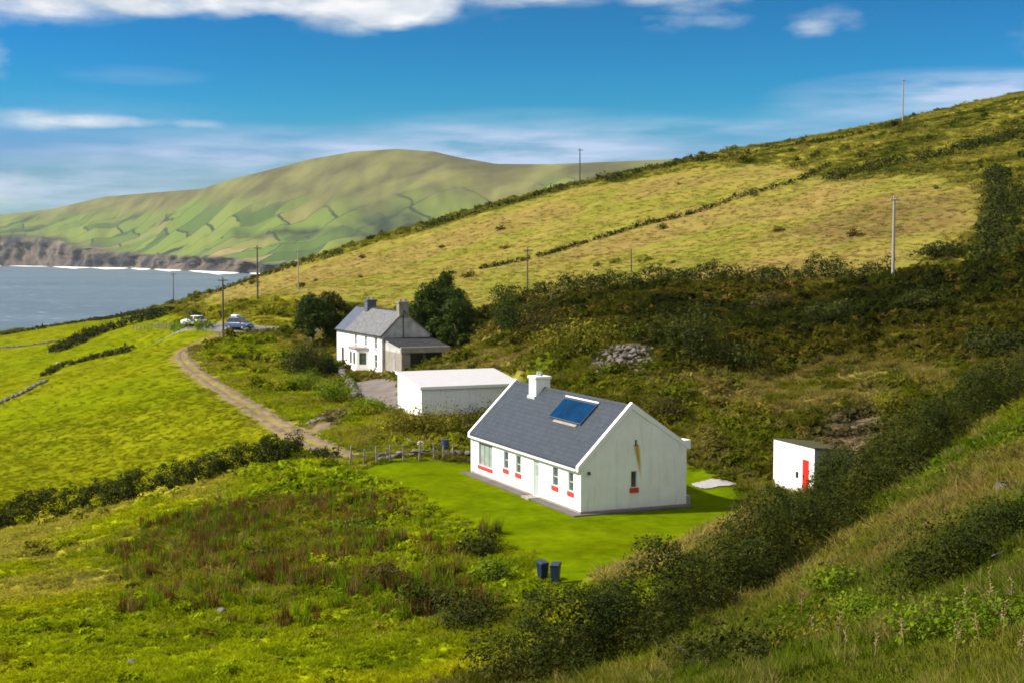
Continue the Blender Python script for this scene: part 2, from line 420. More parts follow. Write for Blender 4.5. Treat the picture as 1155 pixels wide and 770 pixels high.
def ground_mat():
    m = bpy.data.materials.new('ground_turf'); nt = nodes_of(m); L = nt.links.new
    out = new(nt, 'ShaderNodeOutputMaterial'); p = new(nt, 'ShaderNodeBsdfPrincipled'); at = new(nt, 'ShaderNodeAttribute', attribute_name='Col')
    geo = new(nt, 'ShaderNodeNewGeometry')
    def nz(sc, det=5):
        n = new(nt, 'ShaderNodeTexNoise'); n.inputs['Scale'].default_value = sc; n.inputs['Detail'].default_value = det; L(geo.outputs['Position'], n.inputs['Vector']); return n
    n1 = nz(1.6, 6); n2 = nz(.28, 6)
    r = new(nt, 'ShaderNodeMapRange'); r.inputs['From Min'].default_value = .3; r.inputs['From Max'].default_value = .7; r.inputs['To Min'].default_value = .78; r.inputs['To Max'].default_value = 1.2; L(n1.outputs['Fac'], r.inputs['Value'])
    r2 = new(nt, 'ShaderNodeMapRange'); r2.inputs['From Min'].default_value = .3; r2.inputs['From Max'].default_value = .7; r2.inputs['To Min'].default_value = .78; r2.inputs['To Max'].default_value = 1.2; L(n2.outputs['Fac'], r2.inputs['Value'])
    mu = new(nt, 'ShaderNodeMath', operation='MULTIPLY'); L(r.outputs[0], mu.inputs[0]); L(r2.outputs[0], mu.inputs[1])
    vm = new(nt, 'ShaderNodeVectorMath', operation='SCALE'); L(at.outputs['Color'], vm.inputs[0]); L(mu.outputs[0], vm.inputs['Scale'])
    L(vm.outputs[0], p.inputs['Base Color']); p.inputs['Roughness'].default_value = 1; p.inputs['Specular IOR Level'].default_value = 0
    bp = new(nt, 'ShaderNodeBump'); bp.inputs['Strength'].default_value = .3; bp.inputs['Distance'].default_value = .15
    L(n1.outputs['Fac'], bp.inputs['Height']); L(bp.outputs[0], p.inputs['Normal']); L(p.outputs[0], out.inputs['Surface'])
    return m

def stripe_mat(name, c, period, axis='Z', depth=.5, rough=.6, var=.2, line=.12, spec=.3):
    """courses (slates, boards, sheeting): thin darker joints along one object axis, with per-course variation"""
    m = mat(name, c, rough, var, 2.5, spec=spec); nt = m.node_tree; L = nt.links.new
    p = [n for n in nt.nodes if n.type == 'BSDF_PRINCIPLED'][0]; tc = [n for n in nt.nodes if n.type == 'TEX_COORD'][0]
    sx = new(nt, 'ShaderNodeSeparateXYZ'); L(tc.outputs['Object'], sx.inputs[0])
    d = new(nt, 'ShaderNodeMath', operation='DIVIDE'); d.inputs[1].default_value = period; L(sx.outputs[axis], d.inputs[0])
    fr = new(nt, 'ShaderNodeMath', operation='FRACT'); L(d.outputs[0], fr.inputs[0])
    bp = new(nt, 'ShaderNodeBump'); bp.inputs['Strength'].default_value = depth; bp.inputs['Distance'].default_value = .03; L(fr.outputs[0], bp.inputs['Height']); L(bp.outputs[0], p.inputs['Normal'])
    lt = new(nt, 'ShaderNodeMath', operation='LESS_THAN'); lt.inputs[1].default_value = line; L(fr.outputs[0], lt.inputs[0])
    fl = new(nt, 'ShaderNodeMath', operation='FLOOR'); L(d.outputs[0], fl.inputs[0])
    wn = new(nt, 'ShaderNodeTexWhiteNoise', noise_dimensions='3D')
    # slate-wise variation: cell of course number and a position along the other axis
    ot = new(nt, 'ShaderNodeMath', operation='MULTIPLY'); ot.inputs[1].default_value = 3.2; L(sx.outputs['Y' if axis != 'Y' else 'X'], ot.inputs[0])
    f2 = new(nt, 'ShaderNodeMath', operation='FLOOR'); L(ot.outputs[0], f2.inputs[0])
    cb = new(nt, 'ShaderNodeCombineXYZ'); L(fl.outputs[0], cb.inputs[0]); L(f2.outputs[0], cb.inputs[1]); L(cb.outputs[0], wn.inputs['Vector'])
    mr = new(nt, 'ShaderNodeMapRange'); mr.inputs['To Min'].default_value = 1 - var; mr.inputs['To Max'].default_value = 1 + var; L(wn.outputs['Value'], mr.inputs['Value'])
    li = new(nt, 'ShaderNodeMath', operation='MULTIPLY_ADD'); li.inputs[1].default_value = -.35; li.inputs[2].default_value = 1; L(lt.outputs[0], li.inputs[0])
    mm = new(nt, 'ShaderNodeMath', operation='MULTIPLY'); L(mr.outputs[0], mm.inputs[0]); L(li.outputs[0], mm.inputs[1])
    src = p.inputs['Base Color'].links[0].from_socket
    vm = new(nt, 'ShaderNodeVectorMath', operation='SCALE'); L(src, vm.inputs[0]); L(mm.outputs[0], vm.inputs['Scale']); L(vm.outputs[0], p.inputs['Base Color'])
    return m

def plaster_mat(name, c, stain=True, wedge=False):
    """painted render with damp streaks low on the wall; wedge adds the ochre run below the slit window"""
    m = mat(name, c, .85, .05, 1.2, bump=.25, bscale=18, spec=.15); nt = m.node_tree; L = nt.links.new
    p = [n for n in nt.nodes if n.type == 'BSDF_PRINCIPLED'][0]; tc = [n for n in nt.nodes if n.type == 'TEX_COORD'][0]
    src = p.inputs['Base Color'].links[0].from_socket
    sx = new(nt, 'ShaderNodeSeparateXYZ'); L(tc.outputs['Object'], sx.inputs[0])
    if stain:
        mp = new(nt, 'ShaderNodeMapping'); mp.inputs['Scale'].default_value = (2.5, 2.5, .35); L(tc.outputs['Object'], mp.inputs['Vector'])
        n = new(nt, 'ShaderNodeTexNoise'); n.inputs['Scale'].default_value = 1.5; n.inputs['Detail'].default_value = 5; L(mp.outputs[0], n.inputs['Vector'])
        mr = new(nt, 'ShaderNodeMapRange'); mr.inputs['From Min'].default_value = .52; mr.inputs['From Max'].default_value = .75; mr.inputs['To Max'].default_value = .28; L(n.outputs['Fac'], mr.inputs['Value'])
        hz = new(nt, 'ShaderNodeMapRange'); hz.inputs['From Min'].default_value = .55; hz.inputs['From Max'].default_value = .0; hz.inputs['To Max'].default_value = .25; L(sx.outputs['Z'], hz.inputs['Value'])
        ad = new(nt, 'ShaderNodeMath', operation='ADD', use_clamp=True); L(mr.outputs[0], ad.inputs[0]); L(hz.outputs[0], ad.inputs[1])
        mx = new(nt, 'ShaderNodeMix', data_type='RGBA'); L(ad.outputs[0], mx.inputs['Factor']); L(src, mx.inputs['A']); mx.inputs['B'].default_value = (.36, .36, .27, 1); src = mx.outputs['Result']
    if wedge:
        # run: centre line x = 3.44 + (3.85-z)*.20 , half width tapering, z 2.1..3.7
        a = new(nt, 'ShaderNodeMath', operation='MULTIPLY_ADD'); a.inputs[1].default_value = -.16; a.inputs[2].default_value = 3.46 + 3.85 * .16; L(sx.outputs['Z'], a.inputs[0])
        d = new(nt, 'ShaderNodeMath', operation='SUBTRACT'); L(sx.outputs['X'], d.inputs[0]); L(a.outputs[0], d.inputs[1])
        ab = new(nt, 'ShaderNodeMath', operation='ABSOLUTE'); L(d.outputs[0], ab.inputs[0])
        w = new(nt, 'ShaderNodeMapRange'); w.inputs['From Min'].default_value = 1.6; w.inputs['From Max'].default_value = 3.5; w.inputs['To Min'].default_value = .03; w.inputs['To Max'].default_value = .17; L(sx.outputs['Z'], w.inputs['Value'])
        q = new(nt, 'ShaderNodeMath', operation='DIVIDE'); L(ab.outputs[0], q.inputs[0]); L(w.outputs[0], q.inputs[1])
        k = new(nt, 'ShaderNodeMapRange'); k.inputs['From Min'].default_value = 1.5; k.inputs['From Max'].default_value = .35; L(q.outputs[0], k.inputs['Value'])
        zr = new(nt, 'ShaderNodeMapRange'); zr.inputs['From Min'].default_value = 1.5; zr.inputs['From Max'].default_value = 2.9; L(sx.outputs['Z'], zr.inputs['Value'])
        zt = new(nt, 'ShaderNodeMath', operation='LESS_THAN'); zt.inputs[1].default_value = 3.75; L(sx.outputs['Z'], zt.inputs[0])
        m1 = new(nt, 'ShaderNodeMath', operation='MULTIPLY'); L(k.outputs[0], m1.inputs[0]); L(zr.outputs[0], m1.inputs[1])
        m2 = new(nt, 'ShaderNodeMath', operation='MULTIPLY'); L(m1.outputs[0], m2.inputs[0]); L(zt.outputs[0], m2.inputs[1])
        mx = new(nt, 'ShaderNodeMix', data_type='RGBA'); L(m2.outputs[0], mx.inputs['Factor']); L(src, mx.inputs['A']); mx.inputs['B'].default_value = (.50, .30, .02, 1); src = mx.outputs['Result']
    L(src, p.inputs['Base Color'])
    return m

M = dict(
 ground=ground_mat(),
 white=plaster_mat('white_render', (.82,.82,.79)), gable=plaster_mat('white_gable_render', (.80,.82,.78), True, True), white_clean=mat('white_paint', (.80,.80,.78), .6, .04),
 slate=stripe_mat('cottage_slate', (.033,.041,.056), .21, 'Z', .35, .5, .12), slate_old=stripe_mat('farmhouse_slate', (.125,.128,.135), .2, 'Z', .5, .6, .22), slate_blue=stripe_mat('newer_slate', (.075,.090,.130), .2, 'Z', .4, .5, .15),
 red=mat('red_paint', (.62,.045,.04), .5, .1), reddoor=mat('red_door_paint', (.65,.022,.015), .5, .12), glass=mat('window_glass', (.055,.075,.075), .06, .3, .8, spec=.8),
 curtain=mat('net_curtain', (.27,.34,.32), .25, .2, 1.5, spec=.5), frame_w=mat('white_window_frame', (.75,.76,.74), .5, .03), door_p=mat('pale_grey_green_door', (.36,.43,.41), .5, .06), panel_f=mat('dark_panel_frame', (.05,.07,.10), .4, .1),
 frame_g=mat('grey_green_frame', (.42,.50,.47), .5, .05),
 panel=mat('solar_glass', (.001,.026,.080), .35, .3, 1.2, spec=.02), alu=mat('aluminium_frame', (.55,.57,.60), .4, .05, metal=.3),
 stone=mat('field_stone', (.27,.25,.22), .9, .35, 2.2, bump=.6, bscale=9), stone_d=mat('dark_lichen_stone', (.13,.12,.10), .9, .4, 2.2, bump=.6, bscale=9), stone_w=mat('pale_stone', (.34,.32,.29), .9, .15, 2, bump=.4),
 rubble=mat('rubble_stone', (.135,.115,.10), .9, .4, 1.6, bump=.6, bscale=8), dark=mat('dark_opening', (.015,.014,.013), .9, .2), conc=mat('weathered_concrete', (.26,.235,.20), .9, .18, 1.2, bump=.3), conc_l=mat('pale_concrete', (.30,.28,.28), .9, .12, 1.2, bump=.3),
 gablegrey=mat('unpainted_gable_render', (.34,.335,.32), .9, .22, 1.1, bump=.4, c2=(.42,.41,.39)), chimney=mat('chimney_render', (.22,.20,.17), .9, .3, 2, bump=.4), chim_d=mat('dark_chimney_render', (.09,.10,.12), .85, .25, 2),
 felt=mat('dark_roofing_felt', (.038,.038,.042), .95, .2, 1.5, spec=.05), white_roof=stripe_mat('white_sheet_roof', (.47,.455,.475), .35, 'X', .25, .5, .03, .06),
 rust=stripe_mat('rusted_sheet_roof', (.060,.055,.022), .16, 'Y', .5, .8, .25, .15), greywall=mat('grey_side_wall', (.30,.32,.34), .9, .15, 1.5, bump=.4),  # greywall: even bluish grey for the shed sides and back
 pole=mat('weathered_pole_wood', (.30,.275,.245), .85, .2, 6), pole_d=mat('dark_pole_wood', (.085,.070,.055), .85, .25, 6), post=mat('grey_fence_wood', (.24,.21,.17), .9, .3, 4), wire=mat('wire', (.10,.10,.10), .5, .1, metal=.5), insul=mat('porcelain_insulator', (.45,.40,.36), .2, .1),
 bin=mat('dark_blue_bin_plastic', (.010,.020,.048), .4, .15, spec=.5), rubber=mat('black_rubber', (.02,.02,.02), .8, .1), barrel=mat('blue_barrel_plastic', (.03,.04,.10), .4, .1),
 carblue=mat('blue_car_paint', (.05,.085,.19), .25, .05, spec=.6), carwhite=mat('white_car_paint', (.80,.80,.80), .25, .03, spec=.6), carglass=mat('car_glass', (.02,.022,.028), .05, .1, spec=.9), chrome=mat('wheel_alloy', (.45,.45,.46), .35, .1, metal=.7), lamp=mat('lamp_lens', (.75,.75,.72), .1, .05, spec=.8), taillamp=mat('tail_lamp_lens', (.45,.02,.02), .2, .05),
 gravel=mat('gravel_track', (.120,.083,.046), .95, .3, .7, bump=.8, bscale=5, c2=(.155,.112,.072)), gravel_y=mat('gravel_yard', (.15,.125,.115), .95, .2, .6, bump=.5, bscale=6), asphalt=mat('road_asphalt', (.15,.145,.15), .9, .15, .5, bump=.3), apron=mat('path_concrete', (.11,.095,.09), .9, .2, 1.0, bump=.4),
 bark=mat('bark', (.09,.07,.05), .9, .3, 5, bump=.6),
)
M['hedge'] = leaf_mat('hedge_leaf', (.014,.024,.003), (.038,.047,.004), (.105,.094,.013), trans=.25, patch=.5)
M['hedge_d'] = leaf_mat('dark_hedge_leaf', (.014,.022,.003), (.036,.046,.005), (.085,.085,.014), trans=.2, patch=.5)
M['tree_d'] = leaf_mat('evergreen_leaf', (.014,.028,.004), (.038,.064,.006), (.085,.118,.008), patch=.5)
M['shrub_g'] = leaf_mat('green_shrub_leaf', (.065,.110,.004), (.130,.190,.006), (.240,.260,.012), patch=.6)
M['shrub_o'] = leaf_mat('olive_shrub_leaf', (.075,.080,.006), (.160,.150,.010), (.280,.220,.025), patch=.6)
M['shrub_b'] = leaf_mat('brown_bramble_leaf', (.032,.030,.007), (.078,.066,.012), (.125,.105,.022), patch=.6)
M['tint_leaf'] = leaf_mat('scattered_leaf', (.60,.60,.55), (1.1,1.1,1.0), (1.7,1.55,1.3), tint=True, patch=.35, up=.3, trans=.4)
M['tint_grass'] = leaf_mat('scattered_grass', (.70,.72,.70), (1.0,1.0,1.0), (1.45,1.35,1.2), tint=True, patch=.35, up=.7, trans=.35)
M['dry'] = leaf_mat('dry_stalk', (.20,.15,.06), (.34,.27,.12), trans=.15)

# ------------------------------------------------------------------ ground sheet
def build_ground():
    na, nr = 760, 620
    az = np.radians(np.linspace(-52, 52, na)); rr = 6 * (900 / 6) ** (np.linspace(0, 1, nr))
    # more rows where the picture looks across distance
    A, Rr = np.meshgrid(az, rr, indexing='xy')
    X = Rr * np.sin(A); Y = Rr * np.cos(A) - 4
    c, gh, amp = region(X, Y)
    Z = HG(X, Y, amp)
    V = np.stack([X.ravel(), Y.ravel(), Z.ravel()], 1)
    i = np.arange(nr - 1)[:, None] * na + np.arange(na - 1)[None, :]
    F = np.stack([i, i + 1, i + na + 1, i + na], -1).reshape(-1, 4)
    me = np_mesh('ground', V, F)
    ca = me.color_attributes.new('Col', 'FLOAT_COLOR', 'POINT')
    ca.data.foreach_set('color', np.hstack([c.reshape(-1, 3), np.ones((na * nr, 1))]).astype(np.float32).ravel())
    me.shade_smooth()
    o = link('ground', me, M['ground']); tag(o, kind='structure')
build_ground()

def ribbon(name, line, width, m, lift=.05, kind='structure', taper=True, seg=.5):
    pts = []
    for a, b in zip(line[:-1], line[1:]):
        n = max(1, int(math.hypot(b[0] - a[0], b[1] - a[1]) / seg))
        for k in range(n): pts.append((a[0] + (b[0] - a[0]) * k / n, a[1] + (b[1] - a[1]) * k / n))
    pts.append(tuple(line[-1][:2])); P = np.array(pts)
    for _ in range(20 if width > 2 else 260): P[1:-1] = (P[:-2] + P[2:]) * .25 + P[1:-1] * .5
    T = np.gradient(P, axis=0); T /= np.linalg.norm(T, axis=1)[:, None]; N = np.stack([-T[:, 1], T[:, 0]], 1)
    n = len(P); K = 7; V = []
    s = np.arange(n) * seg
    for j in range(K):
        t = j / (K - 1) * 2 - 1
        wj = width / 2 * t + (.35 if abs(t) > .9 else .05) * (fbm(s / 2.5, s * 0 + j * 9.1, 3, 77 + j) - .5) * 1.4 * (1 if width < 5 else .3)
        q = P + N * np.asarray(wj)[:, None]
        z = HG(q[:, 0], q[:, 1])
        V.append(np.column_stack([q, z + lift - (.10 if abs(t) > .9 else 0)]))
    V = np.stack(V, 1)
    i = np.arange(n - 1)[:, None] * K + np.arange(K - 1)[None, :]
    F = np.stack([i, i + 1, i + K + 1, i + K], -1).reshape(-1, 4)
    me = np_mesh(name, V.reshape(-1, 3), F); me.shade_smooth()
    return tag(link(name, me, m), kind=kind)
def patch(name, poly, m, lift=.05, step=.5):
    P = np.array([p[:2] for p in poly]); x0, y0 = P.min(0); x1, y1 = P.max(0)
    gx = np.arange(x0, x1 + step, step); gy = np.arange(y0, y1 + step, step)
    X, Y = np.meshgrid(gx, gy); Z = HG(X.ravel(), Y.ravel()).reshape(X.shape) + lift
    wob = (fbm(X / 1.5, Y / 1.5, 2, 88) - .5) * .8
    ok = (sdf(X, Y, [tuple(p[:2]) for p in poly]) + wob) < .1
    n = len(gx); i = (np.arange(len(gy) - 1)[:, None] * n + np.arange(n - 1)[None, :])
    q = ok[:-1, :-1] & ok[1:, :-1] & ok[:-1, 1:] & ok[1:, 1:]
    i = i[q]; F = np.stack([i, i + 1, i + n + 1, i + n], -1)
    me = np_mesh(name, np.stack([X.ravel(), Y.ravel(), Z.ravel()], 1), F); me.shade_smooth()
    return tag(link(name, me, m), kind='structure')
def offset_line(line, d):
    P = np.array([p[:2] for p in line]); T = np.gradient(P, axis=0); T /= np.linalg.norm(T, axis=1)[:, None]
    return [tuple(q) for q in P + np.stack([-T[:, 1], T[:, 0]], 1) * d]
# two worn wheel tracks with grass between on the lower part, one wider gravel bed at the bend
ribbon('track', offset_line(TRACK, .55), .62, M['gravel'], .05)
ribbon('track', offset_line(TRACK, -.55), .62, M['gravel'], .05)
ribbon('road', ROADL, 3.6, M['asphalt'], .07, seg=1.0)
patch('yard', YARD, M['gravel_y'], .06)
patch('yard', SLABP, M['conc_l'], .07, .12)

# ------------------------------------------------------------------ sea, surf, far headland
def sea():
    m = bpy.data.materials.new('sea_water'); nt = nodes_of(m); L = nt.links.new
    out = new(nt, 'ShaderNodeOutputMaterial'); p = new(nt, 'ShaderNodeBsdfPrincipled'); geo = new(nt, 'ShaderNodeNewGeometry')
    mp = new(nt, 'ShaderNodeMapping'); mp.inputs['Scale'].default_value = (.03, .05, 1); L(geo.outputs['Position'], mp.inputs['Vector'])
    n = new(nt, 'ShaderNodeTexNoise'); n.inputs['Scale'].default_value = 1; n.inputs['Detail'].default_value = 8; n.inputs['Roughness'].default_value = .65; L(mp.outputs[0], n.inputs['Vector'])
    mp2 = new(nt, 'ShaderNodeMapping'); mp2.inputs['Scale'].default_value = (.0016, .004, 1); L(geo.outputs['Position'], mp2.inputs['Vector'])
    n2 = new(nt, 'ShaderNodeTexNoise'); n2.inputs['Scale'].default_value = 1; n2.inputs['Detail'].default_value = 4; L(mp2.outputs[0], n2.inputs['Vector'])
    r = new(nt, 'ShaderNodeValToRGB'); r.color_ramp.elements[0].position = .35; r.color_ramp.elements[0].color = (.050,.085,.110,1); r.color_ramp.elements[1].position = .68; r.color_ramp.elements[1].color = (.085,.125,.155,1)
    L(n2.outputs['Fac'], r.inputs['Fac'])
    # scattered whitecaps
    cap = new(nt, 'ShaderNodeMapRange'); cap.inputs['From Min'].default_value = .61; cap.inputs['From Max'].default_value = .69; L(n.outputs['Fac'], cap.inputs['Value'])
    mx = new(nt, 'ShaderNodeMix', data_type='RGBA'); L(cap.outputs[0], mx.inputs['Factor']); L(r.outputs['Color'], mx.inputs['A']); mx.inputs['B'].default_value = (.6,.62,.64,1)
    L(mx.outputs['Result'], p.inputs['Base Color']); p.inputs['Roughness'].default_value = .35; p.inputs['IOR'].default_value = 1.33
    bp = new(nt, 'ShaderNodeBump'); bp.inputs['Strength'].default_value = .7; bp.inputs['Distance'].default_value = 6.0; L(n.outputs['Fac'], bp.inputs['Height']); L(bp.outputs[0], p.inputs['Normal'])
    L(p.outputs[0], out.inputs['Surface'])
    b = MB(); b.poly([(-8800,150,SEA_Z),(8800,150,SEA_Z),(8800,8900,SEA_Z),(-8800,8900,SEA_Z)])
    tag(b.build('sea', m), kind='structure')
sea()

SIL = np.array([(-1200,262),(-600,255),(-200,258),(-60,251),(0,243),(60,236),(120,222),(180,217),(230,213),(260,203),(300,193),(350,180),(400,171),(450,168),(490,171),(520,178),(560,185),(620,185.5),(700,182),(750,180),(800,179),(900,190),(1155,200),(1700,210),(2400,215)], float)
WLN = np.array([(-1200,301),(-300,300),(0,300),(100,302),(200,305),(300,309),(400,312),(600,316),(1155,318),(2400,320)], float)
CLT = np.array([(-1200,275),(-300,275),(0,266),(40,268),(90,278),(140,286),(200,290),(260,291),(300,297),(400,300),(600,304),(1155,306),(2400,308)], float)
def headland():
    nx, nt_ = 900, 190
    px = np.linspace(-900, 2000, nx); u = (px - PW / 2) / FPX
    sil = np.interp(px, SIL[:, 0], SIL[:, 1]); wl = np.interp(px, WLN[:, 0], WLN[:, 1]); ct = np.interp(px, CLT[:, 0], CLT[:, 1])
    wl = wl + (fbm(px / 40, px * 0, 4, 3) - .5) * 2.5
    ct = ct + (fbm(px / 22, px * 0 + 5, 4, 4) - .5) * 7
    def slope(y):  # tangent of the angle below the horizon
        v = (PH / 2 - y) / FPX
        return (-ST + v * CT) / (CT + v * ST)
    Yw = SEA_Z / slope(wl); Yw = np.convolve(np.pad(Yw, 6, 'edge'), np.ones(13) / 13, 'valid')
    V = np.zeros((nt_, nx, 3))
    Yc = Yw + 60 + 60 * fbm(px / 30, px * 0 + 8, 3, 8)
    zc = slope(ct) * Yc
    Yr = np.minimum(Yw + 1150 + 220 * np.sin(px / 260), 8300); zr = slope(sil) * Yr
    T = np.linspace(0, 1, nt_)
    for k, t in enumerate(T):
        if t < .16:
            q = t / .16; Yk = Yw + (Yc - Yw) * q; zk = (SEA_Z - 4) + (zc - SEA_Z + 4) * (q ** .8)
            rough = (fbm(px / 9, px * 0 + q * 2, 4, 9) - .5) * 260 * math.sin(math.pi * min(1, q)) 
            Yk = Yk + rough
        elif t < .86:
            q = (t - .16) / .70; Yk = Yc + (Yr - Yc) * q
            sh = .55 * q + .45 * q ** 2.2
            zk = zc + (zr - zc) * sh
            rel = (fbm(px / 48, Yk / 900, 4, 12) - .5) * 60 * math.sin(math.pi * q) + (fbm(px / 13, Yk / 140, 4, 14) - .5) * 4 * math.sin(math.pi * q)
            zk = zk + rel
        else:
            q = (t - .86) / .14; Yk = Yr + 420 * q; zk = zr - (zr * .25 + 30) * q * q
        V[k] = np.stack([u * Yk, Yk, np.broadcast_to(zk, px.shape)], 1)
    i = np.arange(nt_ - 1)[:, None] * nx + np.arange(nx - 1)[None, :]
    F = np.stack([i, i + 1, i + nx + 1, i + nx], -1).reshape(-1, 4)
    me = np_mesh('hills', V.reshape(-1, 3), F); me.shade_smooth()
    # land use as a vertex attribute: x = cliff, y = moor, z = woods plus painted valley shadow
    q = np.zeros((nt_, nx, 4), np.float32); q[..., 3] = 1
    hz = (V[..., 2] - SEA_Z)
    q[..., 0] = (1 - sstep(.13, .19, T))[:, None] * np.ones(nx)[None]
    bare = np.exp(-((px - 60) / 70) ** 2)  # brown heath above the western cliff
    q[..., 0] = np.maximum(q[..., 0], (sstep(.36, .18, T)[:, None] * bare[None] * .8))
    moor = sstep(190, 300, hz + 70 * (fbm(px[None] / 70 + 0 * hz, V[..., 1] / 500, 4, 33) - .5) * 2)
    q[..., 1] = moor
    wood_shade = np.exp(-((px[None] - 455 + 90 * (T[:, None] - .3)) / 48) ** 2) * sstep(.16, .26, T)[:, None] * sstep(.72, .45, T)[:, None]  # dark valley shadow painted into the same mask as the woods
    wood_shade = np.maximum(wood_shade, .8 * np.exp(-((px[None] - 330) / 60) ** 2) * np.exp(-((T[:, None] - .44) / .035) ** 2))
    q[..., 2] = np.clip(wood_shade * (.45 + 1.3 * fbm(px[None] / 16 + 0 * hz, T[:, None] * 26 + 0 * hz, 4, 61)), 0, 1)
    a = me.color_attributes.new('Land', 'FLOAT_COLOR', 'POINT'); a.data.foreach_set('color', q.ravel())
    m = bpy.data.materials.new('far_fields'); nt = nodes_of(m); L = nt.links.new
    out = new(nt, 'ShaderNodeOutputMaterial'); p = new(nt, 'ShaderNodeBsdfPrincipled'); geo = new(nt, 'ShaderNodeNewGeometry'); at = new(nt, 'ShaderNodeAttribute', attribute_name='Land')
    sp = new(nt, 'ShaderNodeSeparateColor'); L(at.outputs['Color'], sp.inputs[0])
    mp = new(nt, 'ShaderNodeMapping'); mp.inputs['Scale'].default_value = (.0068, .0052, 0); L(geo.outputs['Position'], mp.inputs['Vector'])
    nd = new(nt, 'ShaderNodeTexNoise'); nd.inputs['Scale'].default_value = .9; nd.inputs['Detail'].default_value = 2; L(mp.outputs[0], nd.inputs['Vector'])
    av = new(nt, 'ShaderNodeVectorMath', operation='MULTIPLY_ADD'); av.inputs[1].default_value = (.35,.35,0); L(nd.outputs['Color'], av.inputs[0]); L(mp.outputs[0], av.inputs[2])
    def bricks(rot, sc, w, h, off):
        q = new(nt, 'ShaderNodeMapping'); q.inputs['Rotation'].default_value = (0, 0, rot); q.inputs['Scale'].default_value = (sc, sc, 0); L(geo.outputs['Position'], q.inputs['Vector'])
        d = new(nt, 'ShaderNodeVectorMath', operation='MULTIPLY_ADD'); d.inputs[1].default_value = (.35,.35,0); L(nd.outputs['Color'], d.inputs[0]); L(q.outputs[0], d.inputs[2])
        k = new(nt, 'ShaderNodeTexBrick'); k.offset = off; k.squash = 1.6; k.squash_frequency = 3; k.inputs['Color1'].default_value = (0,0,0,1); k.inputs['Color2'].default_value = (1,1,1,1); k.inputs['Mortar'].default_value = (.5,.5,.5,1)
        k.inputs['Scale'].default_value = 1; k.inputs['Brick Width'].default_value = w; k.inputs['Row Height'].default_value = h; k.inputs['Mortar Size'].default_value = .032; k.inputs['Mortar Smooth'].default_value = .4
        L(d.outputs[0], k.inputs['Vector']); return k
    k1 = bricks(.25, .0065, 1.1, .85, .37); k2 = bricks(-.35, .0052, .9, 1.2, .6)
    np_ = new(nt, 'ShaderNodeTexNoise'); np_.inputs['Scale'].default_value = .0011; np_.inputs['Detail'].default_value = 1; L(geo.outputs['Position'], np_.inputs['Vector'])
    gs = new(nt, 'ShaderNodeMath', operation='GREATER_THAN'); gs.inputs[1].default_value = .5; L(np_.outputs['Fac'], gs.inputs[0])
    kc = new(nt, 'ShaderNodeMix', data_type='RGBA'); L(gs.outputs[0], kc.inputs['Factor']); L(k1.outputs['Color'], kc.inputs['A']); L(k2.outputs['Color'], kc.inputs['B'])
    kf = new(nt, 'ShaderNodeMix', data_type='FLOAT'); L(gs.outputs[0], kf.inputs['Factor']); L(k1.outputs['Fac'], kf.inputs['A']); L(k2.outputs['Fac'], kf.inputs['B'])
    wn = new(nt, 'ShaderNodeSeparateColor'); L(kc.outputs['Result'], wn.inputs[0])
    r = new(nt, 'ShaderNodeValToRGB'); e = r.color_ramp.elements
    e[0].position = 0; e[0].color = (.045,.080,.020,1); e[1].position = 1; e[1].color = (.21,.17,.07,1)
    for pos, c in ((.3,(.105,.150,.026)),(.55,(.125,.160,.030)),(.78,(.065,.115,.024)),(.9,(.16,.155,.045))): k = e.new(pos); k.color = (*c, 1)
    L(wn.outputs[0], r.inputs['Fac'])
    hd = kf
    nm = new(nt, 'ShaderNodeTexNoise'); nm.inputs['Scale'].default_value = .0022; nm.inputs['Detail'].default_value = 5; L(geo.outputs['Position'], nm.inputs['Vector'])
    hm = new(nt, 'ShaderNodeMapRange'); hm.inputs['From Min'].default_value = .22; hm.inputs['From Max'].default_value = .42; L(nm.outputs['Fac'], hm.inputs['Value'])
    hh = new(nt, 'ShaderNodeMath', operation='MULTIPLY'); L(hd.outputs['Result'], hh.inputs[0]); L(hm.outputs[0], hh.inputs[1])
    x1 = new(nt, 'ShaderNodeMix', data_type='RGBA'); L(hh.outputs[0], x1.inputs['Factor']); L(r.outputs['Color'], x1.inputs['A']); x1.inputs['B'].default_value = (.030,.045,.022,1)
    # scrubby woodland patches
    nw = new(nt, 'ShaderNodeTexNoise'); nw.inputs['Scale'].default_value = .0035; nw.inputs['Detail'].default_value = 6; L(geo.outputs['Position'], nw.inputs['Vector'])
    wm = new(nt, 'ShaderNodeMapRange'); wm.inputs['From Min'].default_value = .58; wm.inputs['From Max'].default_value = .66; L(nw.outputs['Fac'], wm.inputs['Value'])
    xw = new(nt, 'ShaderNodeMix', data_type='RGBA'); L(wm.outputs[0], xw.inputs['Factor']); L(x1.outputs['Result'], xw.inputs['A']); xw.inputs['B'].default_value = (.025,.040,.020,1)
    nq = new(nt, 'ShaderNodeTexNoise'); nq.inputs['Scale'].default_value = .0055; nq.inputs['Detail'].default_value = 7; L(geo.outputs['Position'], nq.inputs['Vector'])
    mo = new(nt, 'ShaderNodeValToRGB'); mo.color_ramp.elements[0].position = .38; mo.color_ramp.elements[0].color = (.068,.064,.028,1); mo.color_ramp.elements[1].position = .65; mo.color_ramp.elements[1].color = (.140,.140,.045,1); L(nq.outputs['Fac'], mo.inputs['Fac'])
    xv = new(nt, 'ShaderNodeMix', data_type='RGBA'); L(sp.outputs[2], xv.inputs['Factor']); L(xw.outputs['Result'], xv.inputs['A']); xv.inputs['B'].default_value = (.022,.034,.020,1)
    x2 = new(nt, 'ShaderNodeMix', data_type='RGBA'); L(sp.outputs[1], x2.inputs['Factor']); L(xv.outputs['Result'], x2.inputs['A']); L(mo.outputs['Color'], x2.inputs['B'])
